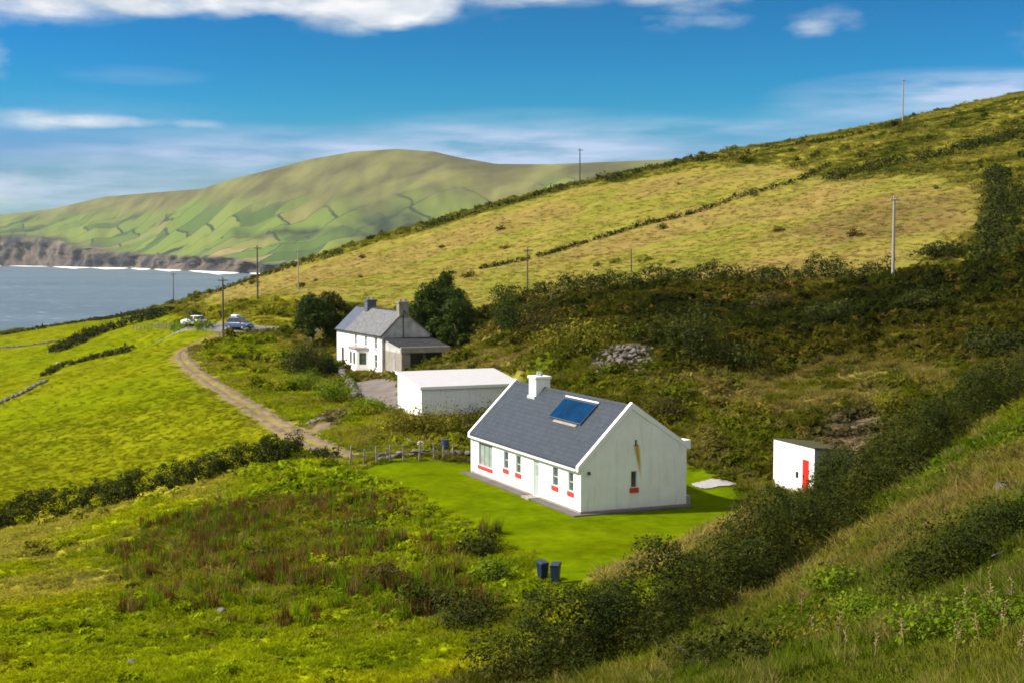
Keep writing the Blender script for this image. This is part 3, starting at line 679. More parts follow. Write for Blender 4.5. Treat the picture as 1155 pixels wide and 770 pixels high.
    nc = new(nt, 'ShaderNodeTexNoise'); nc.inputs['Scale'].default_value = .0105; nc.inputs['Detail'].default_value = 9; nc.inputs['Roughness'].default_value = .68; L(geo.outputs['Position'], nc.inputs['Vector'])
    cr = new(nt, 'ShaderNodeValToRGB'); cr.color_ramp.elements[0].position = .42; cr.color_ramp.elements[0].color = (.016,.018,.024,1); cr.color_ramp.elements[1].position = .66; cr.color_ramp.elements[1].color = (.15,.115,.085,1); L(nc.outputs['Fac'], cr.inputs['Fac'])  # near-black end paints shaded gullies into the cliff colour
    x3 = new(nt, 'ShaderNodeMix', data_type='RGBA'); L(sp.outputs[0], x3.inputs['Factor']); L(x2.outputs['Result'], x3.inputs['A']); L(cr.outputs['Color'], x3.inputs['B'])
    L(x3.outputs['Result'], p.inputs['Base Color']); p.inputs['Roughness'].default_value = .95; p.inputs['Specular IOR Level'].default_value = .05
    L(p.outputs[0], out.inputs['Surface'])
    globals()['HILL_TOP'] = float(V[..., 2].max())
    tag(link('hills', me, m), kind='structure')
    # surf along the foot of the cliffs: an uneven belt of foam
    s = MB(); rr = np.random.default_rng(5)
    x = -880.0
    mW = mat('surf_foam', (.82,.84,.85), .9, .06, .02)
    while x < 640:
        L_ = rr.uniform(14, 60); gap = rr.uniform(-3, 12)
        xs = np.linspace(x, x + L_, max(4, int(L_ / 2.5)))
        Yk = np.interp(xs, px, Yw); w = np.sin(np.linspace(0, math.pi, len(xs))) * rr.uniform(60, 520) * (.6 + .8 * fbm(xs / 5, xs * 0 + 1, 3, 6))
        uu = (xs - PW / 2) / FPX
        top = []; 
        for k in range(len(xs) - 1):
            a0, a1 = Yk[k] + 60, Yk[k + 1] + 60; b0, b1 = Yk[k] - 10 - w[k], Yk[k + 1] - 10 - w[k + 1]
            z0 = SEA_Z + .4; z1 = SEA_Z + 2.5
            s.poly([(uu[k]*b0,b0,z0),(uu[k+1]*b1,b1,z0),(uu[k+1]*a1,a1,z1),(uu[k]*a0,a0,z1)])
        x += L_ + gap
    tag(s.build('surf', mW), kind='stuff')
headland()
# ------------------------------------------------------------------ buildings
def facade(mb, P, top, width, openings, reveal=.14):
    """wall face with real openings. P(s, z, d): point at s along the wall, height z, depth d inwards; top(s): wall head"""
    xs = sorted({0.0, width} | {o[0] for o in openings} | {o[1] for o in openings} | {k for k in getattr(top, 'breaks', []) if 0 < k < width})
    for a, b in zip(xs[:-1], xs[1:]):
        mid = (a + b) / 2
        ops = sorted([o for o in openings if o[0] <= mid <= o[1]], key=lambda o: o[2])
        z = 0.0
        for o in ops:
            if o[2] > z + 1e-6: mb.poly([P(a, z, 0), P(b, z, 0), P(b, o[2], 0), P(a, o[2], 0)])
            z = o[3]
        mb.poly([P(a, z, 0), P(b, z, 0), P(b, top(b), 0), P(a, top(a), 0)])
    for o in openings:
        a, b, z0, z1 = o[:4]
        for q in ([(a,z0),(a,z1)], [(b,z0),(b,z1)], [(a,z0),(b,z0)], [(a,z1),(b,z1)]):
            (s0, h0), (s1, h1) = q
            mb.poly([P(s0,h0,0), P(s1,h1,0), P(s1,h1,reveal), P(s0,h0,reveal)])

def lbox(mb, P, a, b, z0, z1, d0, d1):
    mb.hexa([P(a,z0,d0), P(b,z0,d0), P(b,z0,d1), P(a,z0,d1), P(a,z1,d0), P(b,z1,d0), P(b,z1,d1), P(a,z1,d1)])

def window(parent, P, o, frame_mat, bars_v=0, bars_h=0, sill_mat=None, sill_h=.25, reveal=.12, fw=.06, curtain=False, sill_lip=.07):
    a, b, z0, z1 = o[:4]
    f = MB()
    lbox(f, P, a, b, z0, z0 + fw, reveal - .05, reveal); lbox(f, P, a, b, z1 - fw, z1, reveal - .05, reveal)
    lbox(f, P, a, a + fw, z0 + fw, z1 - fw, reveal - .05, reveal); lbox(f, P, b - fw, b, z0 + fw, z1 - fw, reveal - .05, reveal)
    for k in range(bars_v):
        c = a + (b - a) * (k + 1) / (bars_v + 1); lbox(f, P, c - .03, c + .03, z0 + fw, z1 - fw, reveal - .045, reveal)
    for k in range(bars_h):
        c = z0 + (z1 - z0) * (k + 1) / (bars_h + 1); lbox(f, P, a + fw, b - fw, c - .025, c + .025, reveal - .043, reveal - .004)
    w = f.build('window', frame_mat, parent)
    g = MB(); g.poly([P(a+.01,z0+.01,reveal-.012), P(b-.01,z0+.01,reveal-.012), P(b-.01,z1-.01,reveal-.012), P(a+.01,z1-.01,reveal-.012)])
    g.build('pane', M['curtain'] if curtain else M['glass'], w)
    if sill_mat is not None:
        s = MB(); lbox(s, P, a - sill_lip, b + sill_lip, z0 - sill_h, z0 - .002, -.06, .02); s.build('sill', sill_mat, w, bevel=.012)
    return w

# ---- cottage
def cottage():
    r = empty('cottage', COT_O, COT_A)
    tag(r, 'white single-storey cottage with slate roof, blue solar panel and red window sills', 'cottage')
    W, L, RX, HF, HB = COT_W, COT_L, COT_R, 2.6, 3.4
    HR = 5.75
    PF = lambda s, z, d: (d, s, z)                   # front wall, faces -x
    PG = lambda s, z, d: (s, d, z)                   # near gable, faces -y
    def tg(s): return HF + (HR - HF) * s / RX if s <= RX else HR - (HR - HB) * (s - RX) / (W - RX)
    tg.breaks = [RX]
    tf = lambda s: HF
    front = [(.94,1.60,1.10,2.17),(2.97,3.72,1.10,2.17),(5.62,6.42,.10,2.20),(8.28,9.0,1.08,2.15),(10.2,10.92,1.08,2.15),(12.8,15.1,.72,2.22)]
    gops = [(3.15,3.52,1.30,2.24),(3.38,3.54,3.62,4.0)]
    b = MB(); facade(b, PF, tf, L, front)
    b.poly([(W,0,0),(W,L,0),(W,L,HB),(W,0,HB)])
    b.poly([(0,L,0),(0,L,HF),(RX,L,HR),(W,L,HB),(W,L,0)])
    b.build('wall', M['white'], r)
    g = MB(); facade(g, PG, tg, W, gops); gw = g.build('gable_wall', M['gable'], r)
    # rear bay of the gable stands a few centimetres proud
    e = MB(); e.prism([(4.43,0),(W,0),(W,HB-.02),(4.43,tg(4.43)-.02)], 'y', -.05, -.003); e.build('gable_pier', M['gable'], r)
    pl = MB(); pl.box(-.05,W+.05,-.075,-.052,-.15,.16); pl.box(-.03,-.003,0,5.5,-.15,.16); pl.box(-.03,-.003,6.5,L,-.15,.16); pl.build('plinth', M['conc'], r)
    # roof: two slabs between the copings
    t = .14
    rf = MB(); k = (HR - HF) / RX; ov = .16; kb = (HR - HB) / (W - RX)
    rf.prism([(-ov,HF-ov*k),(RX,HR),(RX,HR+t*1.4),(-ov,HF-ov*k+t*1.4)], 'y', .24, L-.24)
    rf.prism([(RX,HR),(W+ov,HB-ov*kb),(W+ov,HB-ov*kb+t*1.2),(RX,HR+t*1.4)], 'y', .24, L-.24)
    roof = rf.build('roof', M['slate'], r)
    rd = MB(); rd.prism([(RX-.16,HR+t*1.4-.12),(RX,HR+t*1.4+.05),(RX+.16,HR+t*1.2-.08)], 'y', .245, L-.245); rd.build('ridge_tiles', M['slate'], roof)
    for y0, y1 in ((-.06,.24),(L-.24,L+.06)):
        c = MB(); h = .30
        c.prism([(-.20,HF-.20*k-.02),(RX,HR),(RX,HR+h*1.25),(-.20,HF-.2*k+h*.95)], 'y', y0, y1); c.prism([(RX+.001,HR),(W+.2,HB-.2*kb),(W+.2,HB-.2*kb+h*.9),(RX+.001,HR+h*1.25)], 'y', y0, y1)
        c.build('gable_coping', M['white_clean'], roof, bevel=.01)
    gt = MB(); gt.box(-.27,-.165,.25,L-.25,HF-.20,HF-.09); gt.build('gutter', M['white_clean'], roof, bevel=.01)
    fa = MB(); fa.box(-.155,-.004,.25,L-.25,HF-.25,HF-.165); fa.build('fascia', M['white_clean'], roof)
    # chimney
    c = MB(); c.box(RX-.62,RX+.38,11.75,12.85,HR-.75,HR+.78); ch = c.build('chimney', M['white'], r, bevel=.02)
    c2 = MB(); c2.box(RX-.69,RX+.45,11.68,12.92,HR+.74,HR+.90); c2.build('chimney_cap', M['white_clean'], ch, bevel=.015)
    for y in (12.1, 12.5):
        q = MB(); q.tube([(RX-.12,y,HR+.88),(RX-.12,y,HR+1.16)], [.12,.105], 12); q.build('chimney_pot', M['conc_l'], ch, smooth=False)
    fl = MB(); fl.box(RX-.74,RX-.625,11.72,12.88,HR-.78,HR-.35); fl.build('flashing', M['alu'], ch)
    # solar collectors on the front slope
    def S(x, y, up): return (x - up * math.sin(math.atan(k)), y, HF + x * k + t * 1.4 * .98 + up * math.cos(math.atan(k)))
    x0, x1, y0, y1 = 1.72, 2.86, 3.5, 7.9
    f = MB(); f.hexa([S(x0,y0,.04),S(x1,y0,.04),S(x1,y1,.04),S(x0,y1,.04),S(x0,y0,.11),S(x1,y0,.11),S(x1,y1,.11),S(x0,y1,.11)]); sp = f.build('solar_panel', M['panel_f'], r)
    n = 3
    for i in range(n):
        a = y0 + .05 + i * (y1 - y0 - .05) / n; bb = y0 + (i + 1) * (y1 - y0 - .05) / n
        g = MB(); g.hexa([S(x0+.05,a,.112),S(x1-.05,a,.112),S(x1-.05,bb,.112),S(x0+.05,bb,.112),S(x0+.05,a,.122),S(x1-.05,a,.122),S(x1-.05,bb,.122),S(x0+.05,bb,.122)]); g.build('collector_glass', M['panel'], sp)
    h = MB(); h.tube([S(x1+.08,y0-.02,.10),S(x1+.08,y1+.02,.10)], .055, 10); h.build('header_pipe', M['white_clean'], sp)
    h = MB(); h.hexa([S(x0-.16,y0+.4,.01),S(x0-.03,y0+.4,.01),S(x0-.03,y1-.9,.01),S(x0-.16,y1-.9,.01),S(x0-.16,y0+.4,.06),S(x0-.03,y0+.4,.06),S(x0-.03,y1-.9,.06),S(x0-.16,y1-.9,.06)]); h.build('mounting_rail', M['conc'], sp)
    # windows and door
    for i, o in enumerate(front):
        if i == 2: continue
        if i == 5: window(r, PF, o, M['conc_l'], 2, 0, M['red'], .22, curtain=True, fw=.09)
        else: window(r, PF, o, M['frame_g'], 0, 1, M['red'], .27, fw=.05)
    o = front[2]
    d = MB(); lbox(d, PF, o[0]+.06, o[1]-.06, o[2]+.02, o[3]-.07, .07, .12); dr = d.build('door', M['door_p'], r)
    q = MB(); lbox(q, PF, o[0], o[0]+.055, o[2], o[3], .04, .13); lbox(q, PF, o[1]-.055, o[1], o[2], o[3], .04, .13); lbox(q, PF, o[0]+.055, o[1]-.055, o[3]-.06, o[3], .04, .13); q.build('door_frame', M['frame_w'], dr)
    q = MB(); lbox(q, PF, o[0]+.2, o[1]-.2, 1.35, 1.95, .060, .069); q.build('door_glass', M['curtain'], dr)
    q = MB(); q.tube([(.045,o[0]+.14,1.05),(.045,o[0]+.26,1.05)], .018, 8); q.build('handle', M['alu'], dr)
    st = MB(); st.box(-.75,-.032,o[0]-.15,o[1]+.15,-.12,.10); st.build('doorstep', M['conc'], r, bevel=.02)
    window(r, PG, gops[0], M['frame_g'], 0, 0, M['red'], .28, fw=.04, sill_lip=.10)
    window(r, PG, gops[1], M['frame_g'], 0, 0, None, fw=.02)
    # small lamp on the near corner, downpipe, rear flue box
    q = MB(); q.tube([(.42,-.01,2.32),(.42,-.16,2.36)], .03, 8); q.tube([(.42,-.17,2.40),(.42,-.19,2.22)], [.07,.10], 10); q.build('wall_lamp', M['felt'], r)
    q = MB(); q.tube([(-.21,L-.42,HF-.15),(-.09,L-.42,HF-.38),(-.07,L-.42,.05)], .035, 8); q.build('downpipe', M['white_clean'], r)
    q = MB(); q.box(W-.42,W+.30,-.02,.75,HB-.10,HB+.42); q.build('eaves_box', M['white_clean'], r, bevel=.02)
    # rear lean-to beside the concrete yard
    q = MB(); q.box(W-.01,W+.5,.3,3.0,0,.55); q.build('rear_step_wall', M['conc_l'], r, bevel=.02)
    return r
cottage()
# paved strip round the cottage
def apron():
    b = MB(); z = COT_O[2]
    P = lambda x, y: loc2w(COT_O, COT_A, x, y)
    for x0, x1, y0, y1 in ((-.62,-.02,-.42,COT_L+.3),(-.018,COT_W+.3,-.42,-.08)):
        q = [P(x0,y0),P(x1,y0),P(x1,y1),P(x0,y1)]
        b.hexa([(a[0],a[1],z-.15) for a in q] + [(a[0],a[1],z+.05) for a in q])
    tag(b.build('path', M['apron']), kind='structure')
apron()

# ---- garage
def garage():
    r = empty('garage', GAR_O, GAR_A)
    tag(r, 'long low white garage with white sheet roof between the cottage and the farmhouse', 'garage')
    L, D, hf, hb = 9.2, 6.2, 2.5, 3.3
    tl = lambda s: hf + (hb - hf) * s / D
    PL = lambda s, z, d: (d, s, z)
    ops = [(2.2, 3.1, .05, 2.0)]
    b = MB(); facade(b, PL, tl, D, ops)
    b.poly([(0,0,0),(L,0,0),(L,0,hf),(0,0,hf)]); b.poly([(L,0,0),(L,D,0),(L,D,hb),(L,0,hf)]); b.poly([(0,D,0),(L,D,0),(L,D,hb),(0,D,hb)])
    b.build('wall', M['white'], r)
    q = MB(); lbox(q, PL, 2.22, 3.08, .05, 1.98, .05, .10); q.build('door', M['white_clean'], r)
    k = (hb - hf) / D
    f = MB(); f.prism([(-.18,hf-.18*k),(D+.15,hb+.15*k),(D+.15,hb+.15*k+.10),(-.18,hf-.18*k+.10)], 'x', -.15, L+.15); rf = f.build('roof', M['white_roof'], r)
    q = MB(); q.box(-.17,L+.17,-.215,-.183,hf-.16,hf+.085); q.build('fascia', M['white_clean'], rf)
    q = MB(); q.hexa([(-.19,-.18,hf-.12),(-.153,-.18,hf-.12),(-.153,D+.15,hb-.06),(-.19,D+.15,hb-.06),(-.19,-.18,hf+.10),(-.153,-.18,hf+.10),(-.153,D+.15,hb+.17),(-.19,D+.15,hb+.17)]); q.build('verge_board', M['white_clean'], rf)
garage()

# ---- farmhouse
def farmhouse():
    r = empty('farmhouse', FARM_O, FARM_A)
    tag(r, 'old two-storey white farmhouse with grey slate roof, bay window and stone lean-to', 'farmhouse')
    W, L, RX, H, HR = 5.8, 17.2, 2.65, 4.4, 7.0
    PF = lambda s, z, d: (d, s, z); tf = lambda s: H
    k = (HR - H) / RX; kb = (HR - H) / (W - RX)
    ops = [(1.7,2.6,2.75,4.05),(5.4,6.2,2.85,4.05),(9.2,10.0,2.85,4.05),(1.6,2.7,.55,2.1),(14.3,15.3,.05,2.2)]
    b = MB(); facade(b, PF, tf, L, ops, .18)
    b.poly([(W,0,0),(W,L,0),(W,L,H),(W,0,H)]); b.poly([(0,L,0),(0,L,H),(RX,L,HR),(W,L,H),(W,L,0)])
    b.build('wall', M['white'], r)
    g = MB(); g.poly([(0,0,0),(W,0,0),(W,0,H),(RX,0,HR),(0,0,H)]); g.build('gable_wall', M['gablegrey'], r)
    t = .12
    rf = MB(); rf.prism([(-.2,H-.2*k),(RX,HR),(RX,HR+t),(-.2,H-.2*k+t)], 'y', -.12, 13.2); rf.prism([(RX,HR),(W+.2,H-.2*kb),(W+.2,H-.2*kb+t),(RX,HR+t)], 'y', -.12, 13.2)
    roof = rf.build('roof', M['slate_old'], r)
    rb = MB(); rb.prism([(-.2,H-.2*k),(RX,HR),(RX,HR+t),(-.2,H-.2*k+t)], 'y', 13.202, L+.15); rb.prism([(RX,HR),(W+.2,H-.2*kb),(W+.2,H-.2*kb+t),(RX,HR+t)], 'y', 13.202, L+.15)
    tag(rb.build('roof', M['slate_blue'], r), 'bluer newer slates at the far end')
    q = MB(); q.prism([(RX-.15,HR+t-.1),(RX,HR+t+.06),(RX+.15,HR+t-.1)], 'y', -.13, L+.16); q.build('ridge_tiles', M['felt'], roof)
    q = MB(); q.tube([(-.27,-.1,H-.16),(-.27,L+.1,H-.16)], .06, 8); q.build('gutter', M['felt'], roof)
    q = MB(); q.hexa([(-.25,-.16,H-.30),(-.2,-.125,H-.25),(RX,-.125,HR-.05),(RX,-.16,HR-.05),(-.25,-.16,H-.1),(-.2,-.125,H-.05),(RX,-.125,HR+.13),(RX,-.16,HR+.13)]); q.build('barge_board', M['stone_d'], roof)
    for y0, y1, m, h, w in ((11.4,12.6,M['chim_d'],1.0,.58),(-.02,.85,M['chimney'],1.12,.58)):
        c = MB(); c.box(RX-w,RX+w,y0,y1,HR-.7,HR+h); ch = c.build('chimney', m, r, bevel=.02)
        c = MB(); c.box(RX-w-.07,RX+w+.07,y0-.07,y1+.07,HR+h-.16,HR+h+.05); c.build('chimney_cap', m, ch)
        for s in (-.28, .28):
            q = MB(); q.tube([(RX+s,(y0+y1)/2,HR+h),(RX+s,(y0+y1)/2,HR+h+.32)], [.13,.11], 10); q.build('chimney_pot', M['stone'], ch)
    q = MB(); q.tube([(RX-.1,-.055,.2),(RX-.1,-.055,HR-.3)], .05, 8); q.build('flue_pipe', M['felt'], r)
    for o in ops[:4]: window(r, PF, o, M['frame_w'], 0, 1, M['conc_l'], .12, .16)
    o = ops[4]; q = MB(); lbox(q, PF, o[0]+.03, o[1]-.03, o[2], o[3]-.03, .10, .16); q.build('door', mat('brown_door_paint', (.07,.03,.02), .6), r)
    q = MB(); q.tube([(-.06,.45,H-.2),(-.06,.45,.1)], .045, 8); q.build('downpipe', M['white_clean'], r)
    # canted bay window
    y0, y1, dp, hb = 4.6, 9.4, 1.25, 2.55
    bay = MB(); pts = [(0,y0),(-dp,y0+1.0),(-dp,y1-1.0),(0,y1)]
    b_o = None
    for i in range(3):
        p0, p1 = pts[i], pts[i+1]; ln = math.hypot(p1[0]-p0[0], p1[1]-p0[1]); ux, uy = (p1[0]-p0[0])/ln, (p1[1]-p0[1])/ln; nx, ny = uy, -ux
        def P(s, z, d, p0=p0, ux=ux, uy=uy, nx=nx, ny=ny): return (p0[0]+ux*s+nx*d, p0[1]+uy*s+ny*d, z)
        oo = [(ln*.22, ln*.78, .75, 2.15)] if i != 1 else [(.35,1.15,.75,2.15),(ln-1.15,ln-.35,.75,2.15)]
        facade(bay, P, lambda s: hb, ln, oo, .12)
        pts[i] = p0; globals().setdefault('_bay', []).append((P, oo))
    bo = bay.build('bay_window', M['white'], r)
    for P, oo in globals().pop('_bay'):
        for o in oo: window(bo, P, o, M['frame_w'], 0, 1, None, reveal=.11) if False else None
    for i in range(3):
        p0, p1 = pts[i], pts[i+1] if i < 2 else (0, y1); ln = math.hypot(p1[0]-p0[0], p1[1]-p0[1]); ux, uy = (p1[0]-p0[0])/ln, (p1[1]-p0[1])/ln; nx, ny = uy, -ux
        def P(s, z, d): return (p0[0]+ux*s+nx*d, p0[1]+uy*s+ny*d, z)
        oo = [(ln*.22, ln*.78, .75, 2.15)] if i != 1 else [(.35,1.15,.75,2.15),(ln-1.15,ln-.35,.75,2.15)]
        for o in oo:
            a, b2, z0, z1 = o
            g = MB(); g.poly([P(a,z0,.10),P(b2,z0,.10),P(b2,z1,.10),P(a,z1,.10)]); lbox(g, P, a, b2, (z0+z1)/2-.03, (z0+z1)/2+.03, .06, .098); g.build('pane', M['glass'], bo)
    q = MB(); q.prism([(.0,y0-.12),(-dp-.14,y0+.93),(-dp-.14,y1-.93),(0,y1+.12)], 'z', hb+.003, hb+.16); q.build('bay_roof', mat('pinkish_bay_roof', (.33,.25,.25), .8), bo)
    # stone lean-to / open shed on the gable
    x0, x1, y = .35, 5.7, -5.6
    q = MB(); q.box(x0,x0+.45,y,-.01,-.6,2.75); q.box(x0+.451,x0+1.0,y,y+.45,-.6,2.75); q.box(x1-.4,x1,y,-.01,-.6,2.75); q.box(x0+.451,x1-.401,-.45,-.012,-.6,2.75)
    ann = q.build('lean_to_wall', M['conc'], r)
    q = MB(); q.box(x0-.15,x1+.25,y-.30,y+.15,2.752,3.40); q.build('lean_to_beam', M['conc'], ann, bevel=.03)
    q = MB(); q.prism([(y+.151,3.30),(-.165,3.95),(-.165,4.10),(y+.151,3.44)], 'x', x0-.15, x1+.2); q.build('lean_to_roof', M['felt'], ann)
    q = MB(); q.hexa([(x0-.004,y+.15,2.70),(x0+.3,y+.15,2.70),(x0+.3,-.17,2.70),(x0-.004,-.17,2.70),(x0-.004,y+.15,3.28),(x0+.3,y+.15,3.28),(x0+.3,-.17,3.92),(x0-.004,-.17,3.92)]); q.build('lean_to_cheek', M['gablegrey'], ann)
    q = MB(); q.box(2.9,3.15,y+.02,y+.25,-.5,2.75); q.build('prop', M['pole_d'], ann)
    q = MB(); q.box(x0-.03,x0-.004,-3.6,-2.7,.1,1.95); q.build('door', M['conc_l'], ann)
farmhouse()

# ---- small shed with a red door
def shed():
    r = empty('shed', SHED_O, SHED_A)
    tag(r, 'small white shed with a bright red door and rusty lean roof behind the long hedge', 'shed')
    D, W, hl, hr = 4.7, 2.7, 3.05, 2.75
    PF = lambda s, z, d: (d, s, z)
    ops = [(.58,1.32,.05,2.25),(1.75,2.1,1.0,1.4)]
    b = MB(); facade(b, PF, lambda s: hl, D, ops, .1); b.build('wall', M['white'], r)
    g = MB(); g.poly([(0.001,0,0),(W,0,0),(W,0,hr),(0.001,0,hl)]); g.poly([(W,0,0),(W,D,0),(W,D,hr),(W,0,hr)]); g.poly([(0,D,0),(W,D,0),(W,D,hr),(0,D,hl)]); g.build('side_wall', M['greywall'], r)
    k = (hr - hl) / W
    f = MB(); f.prism([(-.05,hl-.05*k+.004),(W+.2,hr+.2*k+.004),(W+.2,hr+.2*k+.06),(-.05,hl-.05*k+.06)], 'y', -.12, D+.12); rf = f.build('roof', M['rust'], r)
    q = MB(); lbox(q, PF, .61,1.29,.05,2.22,.03,.08); d = q.build('door', M['reddoor'], r)
    q = MB(); q.tube([(.0,1.2,1.1),(.0,1.2,1.24)], .02, 8); q.build('handle', M['felt'], d)
    q = MB(); lbox(q, PF, 1.75,2.1,1.0,1.4,.05,.09); q.build('window', M['dark'], r)
    for i in range(0):
        q = MB(); q.rock((.6 + i * .55, .5 + (i % 3) * 1.4, hl + .16 + .05 * i), .20, seed=i); q.build('roof_stone', M['stone'], rf)
shed()

# ------------------------------------------------------------------ vegetation building blocks
def leaf_quads(P, size, rs, out=None, up=.3):
    """P (n,3): one bent leaf-sized quad per point, turned roughly outwards from its clump"""
    n = len(P)
    d = rs.normal(size=(n, 3))
    if out is None: d[:, 2] = np.abs(d[:, 2]) * .8 + up
    else: d = out * 1.15 + d * .55 + np.array([0, 0, up])
    d /= np.linalg.norm(d, axis=1)[:, None] + 1e-9
    a = np.cross(d, rs.normal(size=(n, 3))); a /= np.linalg.norm(a, axis=1)[:, None] + 1e-9
    b = np.cross(d, a)
    s = size * np.exp(rs.normal(0, .38, n))[:, None]
    w = s * rs.uniform(.28, .62, n)[:, None]
    V = np.stack([P - a * s * .5, P + b * w * .5 - d * s * .06, P + a * s * .5, P - b * w * .5 - d * s * .06], 1).reshape(-1, 3)
    F = np.arange(n * 4).reshape(n, 4)
    return V, F

def lumpy(dirs, seed, amp=.35, f=1.7):
    th = np.arctan2(dirs[:, 1], dirs[:, 0]); ph = dirs[:, 2]
    q = dirs * f + seed * 3.7
    return 1 + amp * 2 * (fbm(q[:, 0] + q[:, 2] * .6, q[:, 1] - q[:, 2] * .8, 3, seed) - .5)

def bush_points(rs, n, rx, ry, rz, seed, flat=.35, core=.45):
    """points in an uneven ellipsoidal crown sitting on the ground, made of several lumps with gaps between"""
    k = rs.integers(7, 12); cs = []
    for _ in range(k):
        d = rs.normal(size=3); d /= np.linalg.norm(d); d[2] = abs(d[2]) * .9
        cs.append(d * np.array([rx, ry, rz]) * rs.uniform(.25, .72))
    cs.append(np.zeros(3)); cs = np.array(cs); rad = rs.uniform(.34, .58, len(cs))
    pick = rs.integers(0, len(cs), n)
    d = rs.normal(size=(n, 3)); d /= np.linalg.norm(d, axis=1)[:, None]
    rr = rs.uniform(core ** 2, 1.0, n) ** .5 * lumpy(d, seed, .3, 2.2)
    P = cs[pick] + d * rr[:, None] * rad[pick][:, None] * np.array([rx, ry, rz])
    P[:, 2] = np.where(P[:, 2] < -.15 * rz, np.abs(P[:, 2]) * .4, P[:, 2])
    return P, d

def shrub(px, rx, rz, mt, label, cat='shrub', n=1400, leaf=.16, seed=1, ry=None, group=None, loc=None, name='shrub', stem=True):
    rs = np.random.default_rng(seed)
    g = G(*px) if loc is None else np.array([loc[0], loc[1], 0])
    g[2] = gz(g[0], g[1])
    r = empty(name, (g[0], g[1], g[2]), 0); tag(r, label, cat, group)
    P, D = bush_points(rs, n, rx, ry or rx, rz, seed); P[:, 2] += rz * .22
    V, F = leaf_quads(P, leaf, rs, D)
    fo = link('foliage', np_mesh('foliage', V, F), M[mt], r)
    if stem:
        for _ in range(4):
            s = MB(); a = rs.uniform(0, 6.28); s.tube([(0,0,-.3), (math.cos(a)*rx*.25, math.sin(a)*rx*.25, rz*.45), (math.cos(a)*rx*.4, math.sin(a)*rx*.4, rz*.62)], [.05,.035,.015], 6)
            s.build('stem', M['bark'], r)
    return r

def tree(px, h, rad, label, seed, mt='tree_d', n=5000, leaf=.34, loc=None, group=None, lean=0):
    rs = np.random.default_rng(seed)
    g = G(*px) if loc is None else np.array([loc[0], loc[1], 0]); g[2] = gz(g[0], g[1])
    r = empty('tree', (g[0], g[1], g[2])); tag(r, label, 'tree', group)
    t = MB(); t.tube([(0,0,-.4),(.1,.05,h*.3),(lean*.5,.1,h*.62),(lean,.1,h*.9)], [.26,.2,.13,.04], 8)
    for _ in range(9):
        a = rs.uniform(0, 6.28); z = rs.uniform(.22, .7) * h; q = rad * rs.uniform(.5, .85)
        t.tube([(0,0,z),(math.cos(a)*q*.5,math.sin(a)*q*.5,z+h*.1),(math.cos(a)*q,math.sin(a)*q,z+h*.16)], [.09,.06,.02], 6)
    t.build('trunk', M['bark'], r)
    parts = []; outs = []
    for _ in range(int(14 + 2*h)):   # leaf clumps carried by the limbs
        a = rs.uniform(0, 6.28); z = h * rs.uniform(.16, .93); q = rad * rs.uniform(.2, .8) * (1 - max(0, z / h - .6) * 1.5)
        m = n // int(14 + 2*h); d = rs.normal(size=(m, 3)); d /= np.linalg.norm(d, axis=1)[:, None]
        cr = rad * rs.uniform(.26, .45)
        rr = rs.uniform(.35, 1, m) ** .6 * lumpy(d, int(rs.integers(999)), .35)
        parts.append(np.array([math.cos(a)*q + lean*z/h, math.sin(a)*q, z]) + d * rr[:, None] * np.array([cr, cr, cr * .85])); outs.append(d)
    V, F = leaf_quads(np.concatenate(parts), leaf, rs, np.concatenate(outs))
    link('crown', np_mesh('crown', V, F), M[mt], r)
    return r

